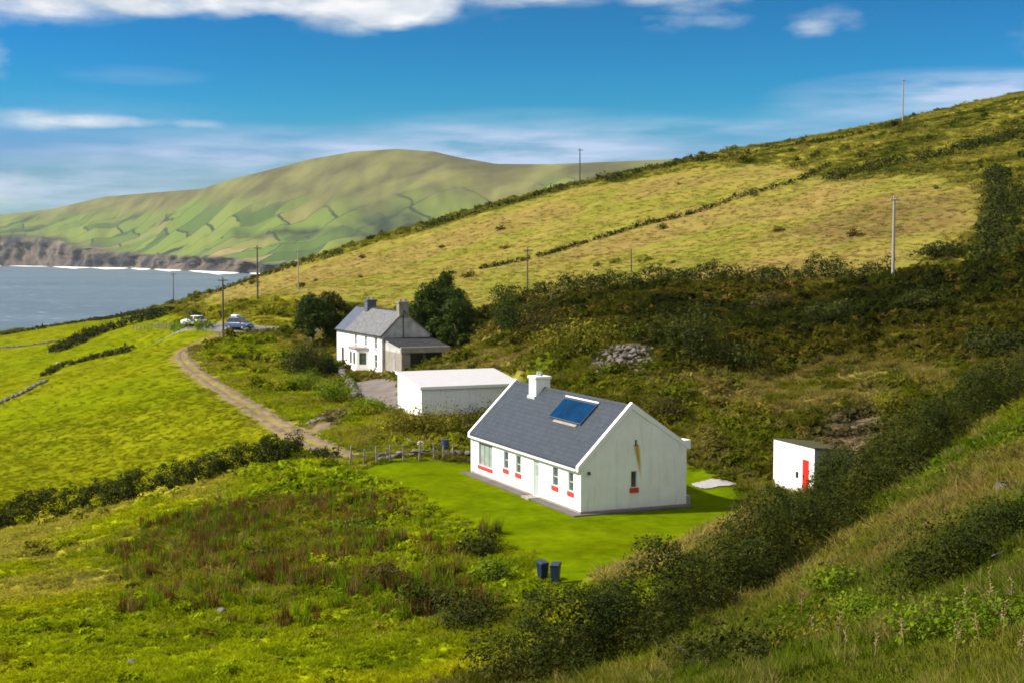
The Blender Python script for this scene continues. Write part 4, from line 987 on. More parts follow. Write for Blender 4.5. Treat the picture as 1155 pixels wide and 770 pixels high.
def hedge(line, width, height, mt, label, seed, dens=70, leaf=.17, name='hedge', cat='hedge', ragged=.5, gap=.0, stems=True, zoff=0, even=False):
    """a run of bramble, fern and gorse: leaf-sized faces through an uneven bank-shaped volume"""
    rs = np.random.default_rng(seed); L = [np.array(p[:2], float) for p in line]
    seg = [np.linalg.norm(b - a) for a, b in zip(L[:-1], L[1:])]; tot = sum(seg); n = int(tot * width * dens)
    cum = np.concatenate([[0], np.cumsum(seg)]); r0 = max(.32, min(height, width) * (.19 if even else .30))
    m = int(tot * (width / r0) * 1.9 / r0) + 6                     # clumps
    s = rs.uniform(0, tot, m)
    k = np.clip(np.searchsorted(cum, s, 'right') - 1, 0, len(seg) - 1); f = (s - cum[k]) / np.array(seg)[k]
    A = np.array(L)[k]; B = np.array(L)[k + 1]; C = A + (B - A) * f[:, None]; T = (B - A) / np.array(seg)[k][:, None]; N = np.stack([-T[:, 1], T[:, 0]], 1)
    hh = height * (.50 + 1.0 * fbm(s / (height * 1.5), s * 0 + seed, 3, seed)); ww = width * (.65 + .7 * fbm(s / (width * 1.3), s * 0 + seed + 9, 3, seed + 5))
    if even: hh = height * (.8 + .4 * fbm(s / (height * 2), s * 0 + seed, 3, seed)); ww = ww * 0 + width
    ang = rs.uniform(0, math.pi, m); rr = rs.uniform(.05, 1, m) ** .6
    C2 = C + N * (np.cos(ang) * rr * ww / 2)[:, None]
    cz = np.sin(ang) * rr * np.maximum(hh - r0 * .6, .1); cr = r0 * rs.uniform(.55, 1.25, m) * (1 - .35 * ragged * rs.random(m))
    if gap: kp = fbm(s / 3.0, s * 0 + 2, 2, seed + 8) > gap
    else: kp = np.ones(m, bool)
    C3 = np.column_stack([C2, HG(C2[:, 0], C2[:, 1]) + cz + zoff])[kp]; cr = cr[kp]
    w_ = cr ** 2; pk = rs.choice(len(C3), n, p=w_ / w_.sum())
    D = rs.normal(size=(n, 3)); D /= np.linalg.norm(D, axis=1)[:, None]; D[:, 2] = np.where(D[:, 2] < -.5, -D[:, 2], D[:, 2])
    P = C3[pk] + D * (cr[pk] * lumpy(D, seed, .3, 2.0) * rs.uniform(.45, 1.08, n) ** .5)[:, None]
    o0 = np.array([L[0][0], L[0][1], gz(L[0][0], L[0][1])])
    V, F = leaf_quads(P - o0, leaf, rs, D)
    r = link(name, np_mesh(name, V, F), M[mt]); r.location = o0
    tag(r, label, cat)
    return r

def stone_wall(line, height, label, seed, mt='stone_d', size=.35, growth=True, width=.6):
    rs = random.Random(seed); b = MB(); L = [np.array(p[:2], float) for p in line]; o0 = None
    for a, c in zip(L[:-1], L[1:]):
        ln = np.linalg.norm(c - a); n = max(2, int(ln / (size * .9)))
        for i in range(n):
            for lay in range(max(1, int(height / (size * .75)))):
                p = a + (c - a) * ((i + rs.random() * .6) / n); x, y = p[0] + rs.uniform(-.5, .5) * width * (1 - lay * .25), p[1] + rs.uniform(-.5, .5) * width
                if o0 is None: o0 = np.array([p[0], p[1], gz(p[0], p[1])])
                if lay and rs.random() < .25: continue
                z = gz(x, y)
                b.rock((x-o0[0], y-o0[1], z-o0[2] + size * (.25 + lay * .72)), size * rs.uniform(.5, .8), 1.25, .9, .75, rs.randint(0, 9999))
    r = empty('stone_wall', o0); tag(r, label, 'wall')
    b.build('stones', M[mt], r)
    return r
# ------------------------------------------------------------------ hedges, shrubs, trees
hedge([(p[0] - .7, p[1] + .4) for p in HEDGE_D], 4.8, 3.2, 'hedge', 'broad dark bramble hedge climbing diagonally from the bottom edge past the red-doored shed', 3, dens=700, leaf=.098, ragged=.9)
hl = [PT(*q) for q in ((-60,616,99.5),(0,606,100.5),(100,591,102.5),(200,564,103.5),(300,536,103.5),(338,520,103))]
hedge([p[:2] for p in hl], 2.4, 2.3, 'hedge_d', 'dark hedge across the left side between the smooth field and the rough rushy ground', 4, dens=900, leaf=.115, ragged=.2, even=True)
hedge([p[:2] for p in GP([(338,519),(360,514),(378,519)])], 1.2, .9, 'hedge', 'short low hedge end where the gravel track meets the rough ground', 5, dens=160, leaf=.16)
hedge([p[:2] for p in GP([(470,259),(520,246),(570,233),(620,220),(665,209)])], 2.2, 1.5, 'hedge_d', 'dark skyline hedge along the crest left of the lone pole', 6, dens=22, leaf=.42, stems=False)
hedge([p[:2] for p in GP([(672,207),(700,203),(730,195),(765,188),(810,180)])], 2.6, 1.9, 'hedge_d', 'dark skyline hedge along the crest right of the lone pole', 7, dens=22, leaf=.42, stems=False)
hedge([p[:2] for p in GP([(812,181),(860,172),(905,164),(950,157),(1015,142)])], 2.2, 1.1, 'hedge', 'ragged scrub hedge under the highest skyline up to the far crest pole', 8, dens=16, leaf=.45, stems=False)
hedge([p[:2] for p in GP([(930,205),(990,190),(1060,178),(1120,160),(1165,148)])], 6.0, 1.8, 'hedge', 'wide dark band of scrub crossing the top of the hill at the right', 9, dens=14, leaf=.42, stems=False)
hedge([p[:2] for p in GP([(1112,296),(1118,270),(1122,240),(1126,215),(1122,196)])], 3.4, 2.3, 'hedge_d', 'dark hedge running straight up the hillside near the right edge', 10, dens=30, leaf=.36, stems=False)
hedge([p[:2] for p in GP([(1135,300),(1140,270),(1145,240),(1150,215)])], 3.0, 1.6, 'hedge', 'looser hedge on the far side of the hill gully at the right edge', 12, dens=26, leaf=.36, stems=False)
hedge([p[:2] for p in GP([(560,340),(640,327),(700,323),(760,321),(830,319),(910,316),(1000,312)])], 3.4, 2.3, 'hedge_d', 'long dark hedge along the foot of the yellow hill field', 13, dens=110, leaf=.22)
hedge([p[:2] for p in GP([(800,236),(840,222),(880,211),(905,203),(935,189)])], 1.8, 1.2, 'hedge', 'dark bushy end of the boundary bank high in the yellow field', 14, dens=30, leaf=.36, stems=False)
hedge([p[:2] for p in GP([(62,398),(90,386),(112,376),(140,368),(160,362),(182,358)])], 5.0, 2.4, 'hedge_d', 'dark hedge bank in the far left field next to the sea cliff', 15, dens=34, leaf=.42, stems=False)
hedge([p[:2] for p in GP([(50,424),(66,415),(90,408),(118,401),(150,395)])], 2.2, 1.2, 'hedge_d', 'second dark hedge bank in the left field, below the one beside the cliff', 16, dens=50, leaf=.34, stems=False)
hedge([p[:2] for p in GP([(232,336),(262,324),(300,312),(345,298),(385,286)])], 2.2, 1.4, 'hedge', 'thin brown hedge along the coastal edge of the hill above the sea', 17, dens=18, leaf=.40, stems=False)
hedge([p[:2] for p in GP([(1,378.5),(50,370.5),(100,362.5),(150,355.5),(195,351)])], 2.0, 1.0, 'hedge_d', 'low dark hedge on the brink of the sea cliff', 18, dens=22, leaf=.40, stems=False)

SHR = [
 # px, radius, height, material, label, leaves, leaf
 ((573,376),2.9,4.6,'tree_d','dark rounded evergreen bush standing alone right of the farmhouse trees',2600,.24),
 ((610,378),3.4,3.6,'shrub_b','brown dying bush beside the dark evergreen bush',2200,.22),
 ((655,398),5.2,3.6,'shrub_o','wide olive bush on the slope left of the rubble heap',3600,.22),
 ((778,398),4.2,4.2,'hedge_d','tall dark bramble thicket to the right of the rubble heap',3200,.22),
 ((812,412),4.4,3.2,'hedge','dark green thicket downhill from the bramble beside the rubble heap',2800,.22),
 ((345,424),4.6,3.9,'hedge','big dark brown-green bush beside the front corner of the farmhouse',6500,.20),
 ((368,424),1.5,2.2,'tree_d','dark bush tucked against the farmhouse front wall',1600,.22),
 ((372,455),3.4,2.4,'shrub_g','bright green bush between the gravel bank and the yard',2400,.18),
 ((345,440),3.0,2.2,'shrub_g','low green bush above the bend of the track',1800,.18),
 ((418,466),2.4,1.8,'shrub_g','small fresh green bush at the front of the gravel yard',1700,.16),
 ((448,492),2.8,2.2,'shrub_o','yellowish bush behind the boundary fence at its middle',1900,.16),
 ((478,490),2.6,2.6,'shrub_o','dense yellow-green bush just below the garage corner',2200,.16),
 ((508,492),2.4,2.5,'shrub_o','orange-tinged bush below the garage wall',2000,.16),
 ((538,492),2.2,2.8,'hedge','dark bush pressed between garage and cottage gable',1900,.16),
 ((222,364),2.6,2.0,'hedge','dark bush behind the white car by the road',1500,.26),
 ((1100,650),2.6,1.3,'hedge','dark bramble clump highest on the near right slope',6500,.085),
 ((950,668),1.7,.9,'shrub_g','round green tussock bush in the dry grass of the near slope',1500,.11),
 ((870,752),1.9,1.0,'hedge','dark bramble clump at the bottom edge below the long hedge',2200,.10),
 ((1050,725),2.0,1.0,'shrub_g','leafy green clump at the lower right corner among dry stalks',2600,.09),
 ((480,690),1.7,1.3,'hedge','dark bush on the rough bank nearest the wheelie bins',1800,.14),
 ((560,655),1.6,1.3,'shrub_g','green bush on the bank just left of the bins',1500,.14),
 ((525,700),2.1,1.5,'hedge','broad dark bush at the bottom of the rough bank',2200,.14),
 ((430,660),1.6,1.1,'shrub_b','brownish bush in the rough bank beside the rush bed',1400,.14),
 ((540,622),1.5,1.2,'hedge','dark bush at the lip of the lawn bank',1400,.14),
 ((400,600),1.9,1.0,'shrub_g','bright green bush halfway along the lawn bank',1500,.15),
 ((300,640),2.0,1.0,'shrub_b','brown bush standing in the middle of the rush bed',1500,.15),
 ((944,556),2.0,2.6,'hedge','dark bramble bush pressed against the grey side wall of the shed',3800,.13),
 ((1145,612),2.6,1.4,'hedge','dark green bramble mound at the right edge under the water trough',6500,.085),
 ((1055,668),2.0,1.0,'hedge','dark bramble mound downhill left of the largest clump on the near slope',4500,.075),
 ((985,702),1.7,.8,'shrub_g','low spreading green clump in the middle of the near slope',2600,.09),
 ((790,752),2.0,1.2,'hedge','dark bush at the bottom edge right at the foot of the diagonal hedge',3200,.10),
 ((1140,720),1.6,.9,'shrub_g','bright leafy clump in the bottom right corner',2600,.08),
 ((930,735),1.5,.8,'shrub_o','yellow-green clump near the bottom edge among thin grass',2200,.08),
 ((1070,290),3.6,1.6,'hedge','dark green bush on the hill just right of the tall pole',2200,.28),
 ((1125,400),3.2,2.4,'hedge_d','dark thicket on the slope at the right edge above the long hedge',2600,.20),
 ((1050,345),3.4,1.7,'hedge_d','dark thicket below the tall pole on the hill',2200,.24),
 ((940,362),3.6,1.8,'hedge_d','low dark thicket in the middle of the hillside scrub',2200,.24),
 ((870,352),3.0,2.0,'shrub_b','brown thicket in the hillside scrub above the shed',1900,.24),
 ((1010,462),2.6,1.6,'shrub_o','olive bush uphill from the shed beside the long hedge',1900,.18),
 ((850,470),2.2,1.5,'shrub_o','yellowing bush on the slope between cottage and shed',1500,.17),
 ((750,470),2.6,1.4,'shrub_b','brown bush right behind the cottage roof',1500,.17),
]
for i, (p, rad, h, mt, lab, n, lf) in enumerate(SHR): shrub(p, rad, h, mt, lab, n=n, leaf=lf, seed=50 + i)

tree((352,392), 6.6, 3.4, 'dark evergreen tree left of the farmhouse, nearer the road', 201, n=9000, loc=PT(352,400,190))
tree((378,388), 6.4, 3.4, 'second dark evergreen behind the left end of the farmhouse roof', 202, n=8500, mt='hedge', loc=PT(378,400,193))
tree((472,392), 7.2, 4.4, 'tallest dark evergreen behind the farmhouse gable chimney', 203, n=12000, loc=PT(472,400,177))
tree((496,396), 6.9, 4.3, 'dark bushy evergreen right of the farmhouse lean-to', 204, n=11000, loc=PT(496,400,179))
tree((505,402), 7.0, 3.0, 'dark evergreen filling the gap behind the lean-to roof', 206, n=7000, loc=PT(500,400,185))
tree((514,405), 6.4, 3.2, 'lower dark evergreen at the right end of the farmhouse trees', 205, n=6500, loc=PT(514,400,172))

# ------------------------------------------------------------------ field walls
hedge([p[:2] for p in GP([(498,312),(520,307),(545,303),(575,297),(606,290),(640,281),(668,272)])], 1.3, .9, 'hedge_d', 'thin broken line of dark growth in the lower yellow hill field', 22, dens=60, leaf=.30, stems=False, gap=.42)
hedge([p[:2] for p in GP([(668,272),(700,262),(730,254),(765,246),(800,236)])], 1.5, 1.0, 'hedge_d', 'thin dark line of growth across the upper middle of the yellow hill field', 23, dens=55, leaf=.32, stems=False, gap=.34)
stone_wall(GP([(0,455),(20,446),(40,436),(55,430)]), .6, 'grey stone wall at the left edge of the smooth field', 3, 'stone_d', .5)
stone_wall(GP([(0,392),(22,391),(45,388),(62,385)]), .6, 'thin stone wall far out in the left field near the sea', 4, size=.5)
stone_wall(GP([(385,424),(392,431),(397,438),(401,447),(403,452)]), .95, 'rough stone wall at the left side of the gravel yard', 5, 'stone_d', .45)
stone_wall(GP([(276,378),(290,378),(304,378)]), .9, 'dark stone wall below the road under the blue car', 6, 'stone_d', .5)
stone_wall(GP([(958,490),(968,482),(980,474)]), .5, 'low ruined stone wall behind the red-doored shed', 7, 'stone_d', .42, width=.9)
stone_wall(GP([(425,519),(450,517),(480,515),(505,514),(528,515)]), .5, 'low stone wall under the boundary fence beside the cottage', 8, 'rubble', .32, width=.5)
stone_wall(GP([(350,478),(362,474),(375,470)]), .5, 'short run of stones on the bare earth bank above the track', 9, 'rubble', .35)

# boulders
BOU = [((437,508),.30,'stone','pale rounded boulder at the left of the boundary fence'),((458,503),.40,'stone_w','tallest white standing stone by the boundary fence'),((474,506),.40,'stone_w','broad white boulder beside the tallest white standing stone'),
       ((466,508),.40,'stone_d','dark boulder between two white stones at the fence'),((65,410),.45,'stone_w','white rock on the hedge bank in the far left field'),((250,694),.30,'stone_d','dark stone lying in the grass below the rush bed'),
       ((148,745),.28,'stone_d','dark stone in the short grass at the bottom left'),((100,690),.22,'stone_d','small dark stone on the left grassy slope')]
for i, (p, s, mt, lab) in enumerate(BOU):
    g = G(*p); z = gz(g[0], g[1]); b = MB(); b.rock((0,0,s*.15), s, 1, .8, 1.25 if 'standing' in lab else .75, 300 + i)
    o = b.build('boulder', M[mt], None, smooth=False); o.location = (g[0], g[1], z); tag(o, lab, 'boulder')

# rubble heap on the slope
def rubble():
    c = G(707, 400); b = MB(); rs = random.Random(4)
    for i in range(430):
        a = rs.uniform(0, 6.28); q = rs.random() ** .6; q = min(q, 1.1)
        x, y = math.cos(a) * q * 2.9, math.sin(a) * q * 3.8
        z = gz(c[0] + x, c[1] + y) - c[2] + max(0, 1 - q) * 1.0 * rs.random()
        b.rock((x, y, z), rs.uniform(.08, .30), 1.3, .8, .7, i)
    o = b.build('rubble', M['rubble']); o.location = c
    tag(o, 'heap of grey rubble stones on the scrubby slope behind the cottage', 'rubble', kind='stuff')
rubble()
hedge([p[:2] for p in GP([(198,371),(212,370),(228,369.6),(240,371)])], 2.0, 1.5, 'shrub_g', 'low grassy bank hiding the wheels of the white car', 21, dens=130, leaf=.22, name='bank', cat='grass bank')

# ------------------------------------------------------------------ poles
def pole(px, h, label, m='pole', r=.13, arm=True, Y=None, lean=(0,0), az=.6):
    if Y is None: g = G(*px)
    else: g = PT(px[0], px[1], Y)
    z = gz(g[0], g[1])
    e = empty('utility_pole', (g[0], g[1], z), az); tag(e, label, 'utility pole')
    s = MB(); s.tube([(0,0,-.6),(lean[0]*.5,lean[1]*.5,h*.5),(lean[0],lean[1],h)], [r,r*.85,r*.65], 10); s.build('pole_shaft', M[m], e)
    if arm:
        a = MB(); a.box(lean[0]-.75,lean[0]+.75,lean[1]-.21,lean[1]-.1,h-.5,h-.38); c = a.build('crossarm', M[m], e)
        for x in (-.65, 0, .65):
            q = MB(); q.tube([(lean[0]+x,lean[1]-.155,h-.38),(lean[0]+x,lean[1]-.155,h-.30),(lean[0]+x,lean[1]-.155,h-.2)], [.02,.06,.04], 8); q.build('insulator', M['insul'], c)
    return e
pole((1007,318), 9.0, 'tall pale wooden pole standing on the hillside at the right', r=.19, lean=(-.1,-.1))
pole((1018,138), 10.4, 'pale pole on the highest right-hand skyline', r=.2)
pole((654,209), 8.6, 'dark pole alone on the skyline hedge in the middle', 'pole_d', r=.17)
pole((252,382), 9.0, 'tallest dark pole beside the bend near the blue car', 'pole_d', r=.17, az=.2)
pole((291,368), 9.4, 'dark pole behind the road, right of the blue car', 'pole_d', r=.16, Y=250)
pole((337,364), 7.4, 'faint grey pole beside the farmhouse evergreens', 'pole', r=.13, Y=262)
pole((595,335), 7.0, 'thin dark pole at the foot of the yellow field', 'pole_d', r=.10)
pole((196,352), 9.0, 'slim dark pole near the sea behind the white car', 'pole_d', r=.13, Y=400)
pole((712,308), 3.2, 'short dark post halfway up the yellow field', 'pole_d', r=.10, arm=False)

# ------------------------------------------------------------------ fences
def fence(pts, h, label, m='post', rails=2, step=2.0, r=.06, jitter=.1, seed=1):
    rs = random.Random(seed); L = [np.array(p[:2], float) for p in pts]; o0 = np.array([L[0][0], L[0][1], gz(*L[0])])
    e = empty('fence', o0); tag(e, label, 'fence'); tops = []
    for a, b in zip(L[:-1], L[1:]):
        n = max(1, int(np.linalg.norm(b - a) / step))
        for i in range(n):
            p = a + (b - a) * i / n; z = gz(p[0], p[1]); hh = h * rs.uniform(.85, 1.15)
            q = MB(); b0 = Vector((p[0]-o0[0], p[1]-o0[1], z-o0[2])); q.tube([b0 + Vector((0,0,-.3)), b0 + Vector((rs.uniform(-jitter,jitter), rs.uniform(-jitter,jitter), hh))], [r, r*.85], 7); q.build('post', M[m], e)
            tops.append((b0, hh))
    for k in range(rails):
        q = MB(); f = .9 - k * .4
        q.tube([b0 + Vector((0,0,hh*f)) for b0, hh in tops], .012 if m != 'post' else .022, 5); q.build('wire', M['wire'] if rails > 1 else M['post'], e)
    return e
fence(GP([(395,524),(425,522),(455,520),(490,519),(520,518)]), 1.15, 'wooden post fence along the lawn edge beside the cottage', step=.85, r=.075, seed=2)
fence(GP([(150,373),(175,371),(200,370),(225,370)]), 1.3, 'pale post fence beside the white car', step=3.0, r=.10, seed=3)
fence(GP([(275,374),(300,375),(322,375.5)]), 1.0, 'low roadside fence in front of the blue car', step=2.5, r=.09, seed=4)
fence(GP([(622,342),(640,338),(660,334)]), 1.1, 'faint wire fence below the yellow hill field', step=3.0, r=.06, seed=7)

# ------------------------------------------------------------------ wheelie bins
def wheelie_bin(px, rz, label, m='bin'):
    g = G(*px); e = empty('wheelie_bin', (g[0], g[1], gz(g[0], g[1])), rz); e.scale = (.74, .74, .88); tag(e, label, 'wheelie bin', 'wheelie bins on the lawn edge')
    b = MB(); b.hexa([(-.20,-.22,.06),(.20,-.22,.06),(.20,.22,.06),(-.20,.22,.06),(-.28,-.30,.98),(.28,-.30,.98),(.28,.32,.98),(-.28,.32,.98)]); b.build('body', M[m], e, bevel=.03)
    l = MB(); l.hexa([(-.31,-.34,.985),(.31,-.34,.985),(.31,.36,.985),(-.31,.36,.985),(-.27,-.30,1.05),(.27,-.30,1.05),(.27,.34,1.11),(-.27,.34,1.11)]); l.build('lid', M[m], e, bevel=.02)
    h = MB(); h.tube([(-.24,.36,1.0),(-.24,.44,1.0),(.24,.44,1.0),(.24,.36,1.0)], .018, 6); h.build('handle', M['rubber'], e)
    for s in (-1, 1):
        w = MB(); w.tube([(s*.24,.24,.10),(s*.30,.24,.10)], .10, 14); w.build('wheel', M['rubber'], e)
    return e
wheelie_bin((612,654), .5, 'upright dark blue wheelie bin, the one nearer the bank')
wheelie_bin((626.5,657), -.3, 'dark blue wheelie bin on the lawn side, with paler lid edge')

# barrel at the fence
g = G(502, 509); b = MB(); b.tube([(0,0,0),(0,0,.1),(0,0,.45),(0,0,.8),(0,0,.9)], [.26,.29,.32,.29,.26], 18); o = b.build('barrel', M['barrel']); o.location = (g[0], g[1], gz(g[0], g[1]) + .35); o.location.z = gz(g[0], g[1]); tag(o, 'dark blue plastic barrel behind the boundary fence', 'barrel')
q = MB(); q.tube([(0,0,.9),(0,0,.96)], [.29,.29], 18); q.build('lid', M['barrel'], o)
# metal trough on the near slope
g = G(1139, 558); e = empty('water_trough', (g[0], g[1], gz(g[0], g[1])), .4); tag(e, 'small grey water trough half sunk in the dry grass at the right edge', 'trough')
b = MB(); b.box(-.42,.42,-.28,-.24,.05,.48); b.box(-.42,.42,.24,.28,.05,.48); b.box(-.42,-.38,-.24,.24,.05,.48); b.box(.38,.42,-.24,.24,.05,.48); b.box(-.38,.38,-.24,.24,.05,.12); b.build('tank', M['stone_d'], e)
for x in (-.36, .36): b = MB(); b.box(x-.04,x+.04,-.22,.22,-.25,.048); b.build('leg', M['stone_d'], e)

# ------------------------------------------------------------------ cars
def car(name, loc, rz, paint, label, L=4.2, Wd=1.72, Hh=1.5, box=False, tall=0):
    e = empty(name, loc, rz); tag(e, label, 'car')
    hw = Wd / 2
    prof = [(-L/2,.45),(-L/2+.05,.85),(-L/2+.25,.98),(-.3-L*.08+.0,1.0),(L*.22,.98),(L*.36,.93),(L/2-.05,.78),(L/2,.42),(L/2-.1,.25),(-L/2+.1,.25)]
    b = MB(); b.prism(prof, 'y', -hw, hw); body = b.build('body', paint, e, bevel=.07, smooth=True)
    r0, r1 = -L/2 + .35, L*.24
    b = MB(); z0, z1 = .97, Hh + tall
    x = [(r0, z0), (r1, z0), (r1 - .62, z1), (r0 + .45, z1)]
    b.hexa([(r0,-hw+.06,z0),(r1,-hw+.06,z0),(r1,hw-.06,z0),(r0,hw-.06,z0),(r0+.42,-hw+.24,z1),(r1-.7,-hw+.24,z1),(r1-.7,hw-.24,z1),(r0+.42,hw-.24,z1)])
    b.build('glasshouse', M['carglass'], e, bevel=.05)
    b = MB(); b.hexa([(r0+.36,-hw+.20,z1-.03),(r1-.62,-hw+.20,z1-.03),(r1-.62,hw-.20,z1-.03),(r0+.36,hw-.20,z1-.03),(r0+.48,-hw+.27,z1+.05),(r1-.78,-hw+.27,z1+.05),(r1-.78,hw-.27,z1+.05),(r0+.48,hw-.27,z1+.05)]); b.build('roof_panel', paint, e, bevel=.03)
    for s in (-1, 1):
        p = MB(); xm = (r0 + r1) / 2 - .05
        p.hexa([(xm-.06,s*(hw-.05),z0),(xm+.06,s*(hw-.05),z0),(xm+.06,s*(hw-.09),z0),(xm-.06,s*(hw-.09),z0),(xm-.05,s*(hw-.215),z1),(xm+.05,s*(hw-.215),z1),(xm+.05,s*(hw-.27),z1),(xm-.05,s*(hw-.27),z1)]); p.build('pillar', paint, e)
        for x_ in (-L*.30, L*.31):
            w = MB(); w.tube([(x_,s*(hw-.20),.32),(x_,s*(hw+.015),.32)], .32, 20); wh = w.build('wheel', M['rubber'], e)
            q = MB(); q.tube([(x_,s*(hw+.012),.32),(x_,s*(hw+.022),.32)], .20, 14); q.build('rim', M['chrome'], wh)
        q = MB(); q.box(L/2-.13,L/2+.012,s*hw*.78-.16,s*hw*.78+.16,.62,.76); q.build('headlight', M['lamp'], e, bevel=.02)
        q = MB(); q.box(-L/2-.012,-L/2+.12,s*hw*.82-.12,s*hw*.82+.12,.62,.86); q.build('tail_lamp', M['taillamp'], e, bevel=.02)
        q = MB(); q.box(r1-.28,r1-.10,s*(hw+.02),s*(hw+.18),.98,1.10) if s > 0 else q.box(r1-.28,r1-.10,-(hw+.18),-(hw+.02),.98,1.10); q.build('wing_mirror', paint, e, bevel=.02)
    q = MB(); q.box(L/2-.02,L/2+.02,-.5,.5,.40,.56); q.build('grille', M['felt'], e)
    if box:
        q = MB(); q.box(r0+.55,r1-1.2,-.42,.42,z1+.10,z1+.42); rb = q.build('roof_box', M['carwhite'], e, bevel=.08)
        q = MB(); q.box(r0+.7,r0+.76,-.6,.6,z1+.05,z1+.098); q.box(r1-1.4,r1-1.34,-.6,.6,z1+.05,z1+.098); q.build('roof_bar', M['alu'], e)
    return e
p = G(270, 372); car('parked_car', (p[0], p[1], gz(p[0], p[1]) + .1), -.55, M['carblue'], 'blue car with a white roof box on the road below the hill', L=4.4, Wd=1.8, Hh=1.62, box=True, tall=.1)
p = G(219, 367.5); car('parked_car', (p[0], p[1], gz(p[0], p[1]) + .05), 2.75, M['carwhite'], 'white car half hidden behind the grass bank by the bend', L=3.9, Hh=1.5)

# ------------------------------------------------------------------ scattered ground cover (stuff)
def tuft_mesh(name, n, h, w, spread, rs, bend=.5):
    V = []; F = []
    for i in range(n):
        a = rs.uniform(0, 6.28); q = spread * math.sqrt(rs.random()); x, y = math.cos(a) * q, math.sin(a) * q
        b = rs.uniform(0, 6.28); bx, by = math.cos(b) * bend * h * rs.random(), math.sin(b) * bend * h * rs.random()
        hh = h * rs.uniform(.5, 1.1); c = rs.uniform(0, 6.28); ux, uy = math.cos(c) * w / 2, math.sin(c) * w / 2
        k = len(V)
        V += [(x-ux,y-uy,-.05),(x+ux,y+uy,-.05),(x+ux*.8+bx*.35,y+uy*.8+by*.35,hh*.6),(x-ux*.8+bx*.35,y-uy*.8+by*.35,hh*.6),(x+bx,y+by,hh)]
        F += [(k,k+1,k+2,k+3),(k+3,k+2,k+4)]
    me = bpy.data.meshes.new(name); me.from_pydata(V, [], F); me.update(); return me
def clump_mesh(name, n, r, h, leaf, rs, seed):
    P, D = bush_points(rs, n, r, r, h, seed); P[:, 2] = np.maximum(P[:, 2], -.05) + h * .12
    V, F = leaf_quads(P, leaf, rs, D); return np_mesh(name, V, F)

def scatter(name, label, protos, X, Y, scale, tint, zoff=-.02, flat=None):
    n = len(X); rs = np.random.default_rng(n)
    Z = HG(X, Y) + zoff
    me = bpy.data.meshes.new(name); me.vertices.add(n); me.vertices.foreach_set('co', np.stack([X, Y, Z], 1).astype(np.float32).ravel())
    a = me.attributes.new('rot', 'FLOAT_VECTOR', 'POINT'); rot = np.stack([rs.normal(0, .12, n), rs.normal(0, .12, n), rs.uniform(0, 6.283, n)], 1); a.data.foreach_set('vector', rot.astype(np.float32).ravel())
    a = me.attributes.new('scl', 'FLOAT_VECTOR', 'POINT'); s = np.asarray(scale); s = s if s.ndim == 2 else np.stack([s, s, s], 1); a.data.foreach_set('vector', s.astype(np.float32).ravel())
    a = me.attributes.new('idx', 'INT', 'POINT'); a.data.foreach_set('value', rs.integers(0, len(protos), n).astype(np.int32))
    a = me.attributes.new('tint', 'FLOAT_COLOR', 'POINT'); a.data.foreach_set('color', np.hstack([tint, np.ones((n, 1))]).astype(np.float32).ravel())
    o = link(name, me, None)
    c = bpy.data.collections.new(name + '_kinds')
    for pm in protos:
        po = bpy.data.objects.new(pm.name, pm); c.objects.link(po)
        if not pm.materials: pm.materials.append(M['tint_leaf' if protos is CL else 'tint_grass'])
    ng = bpy.data.node_groups.new(name, 'GeometryNodeTree'); ng.interface.new_socket('Geometry', in_out='INPUT', socket_type='NodeSocketGeometry'); ng.interface.new_socket('Geometry', in_out='OUTPUT', socket_type='NodeSocketGeometry')
    N = ng.nodes; gi = N.new('NodeGroupInput'); go = N.new('NodeGroupOutput'); ip = N.new('GeometryNodeInstanceOnPoints'); ci = N.new('GeometryNodeCollectionInfo')
    ci.inputs['Collection'].default_value = c; ci.inputs['Separate Children'].default_value = True; ci.inputs['Reset Children'].default_value = True
    def att(nm, ty):
        q = N.new('GeometryNodeInputNamedAttribute'); q.data_type = ty; q.inputs['Name'].default_value = nm; return q.outputs['Attribute']
    L = ng.links.new
    L(gi.outputs[0], ip.inputs['Points']); L(ci.outputs[0], ip.inputs['Instance']); ip.inputs['Pick Instance'].default_value = True
    L(att('idx', 'INT'), ip.inputs['Instance Index']); L(att('rot', 'FLOAT_VECTOR'), ip.inputs['Rotation']); L(att('scl', 'FLOAT_VECTOR'), ip.inputs['Scale']); L(ip.outputs[0], go.inputs[0])
    md = o.modifiers.new('scatter', 'NODES'); md.node_group = ng
    tag(o, label, None, None, 'stuff')
    return o

def fan(n, r0, r1, a0=-27, a1=27, rs=rng):
    r = r0 * (r1 / r0) ** rs.random(n); a = np.radians(rs.uniform(a0, a1, n))
    return r * np.sin(a), r * np.cos(a)
def blocked(X, Y):
    b = np.zeros(X.shape, bool)
    for o, a, x0, x1, y0, y1, zz in PADS:
        lx, ly = w2loc(o, a, X, Y); b |= (lx > x0 - .1) & (lx < x1 + .1) & (ly > y0 - .1) & (ly < y1 + .1)
    b |= dist_line(X, Y, ROADL) < 2.1
    b |= sdf(X, Y, YARD) < .2; b |= sdf(X, Y, SLABP) < .2
    return b
prs = np.random.default_rng(77)
GR = [tuft_mesh('grass_tuft', 26, 1.0, .085, .42, prs, .7) for _ in range(4)]
LONG = [tuft_mesh('long_grass_tuft', 34, 1.0, .045, .30, prs, .8) for _ in range(4)]
CL = [clump_mesh('leaf_clump', 150, .8, .75, .26, prs, 400 + i) for i in range(5)]
RSH = [tuft_mesh('rush_tuft', 30, 1.0, .04, .22, prs, .22) for _ in range(4)]

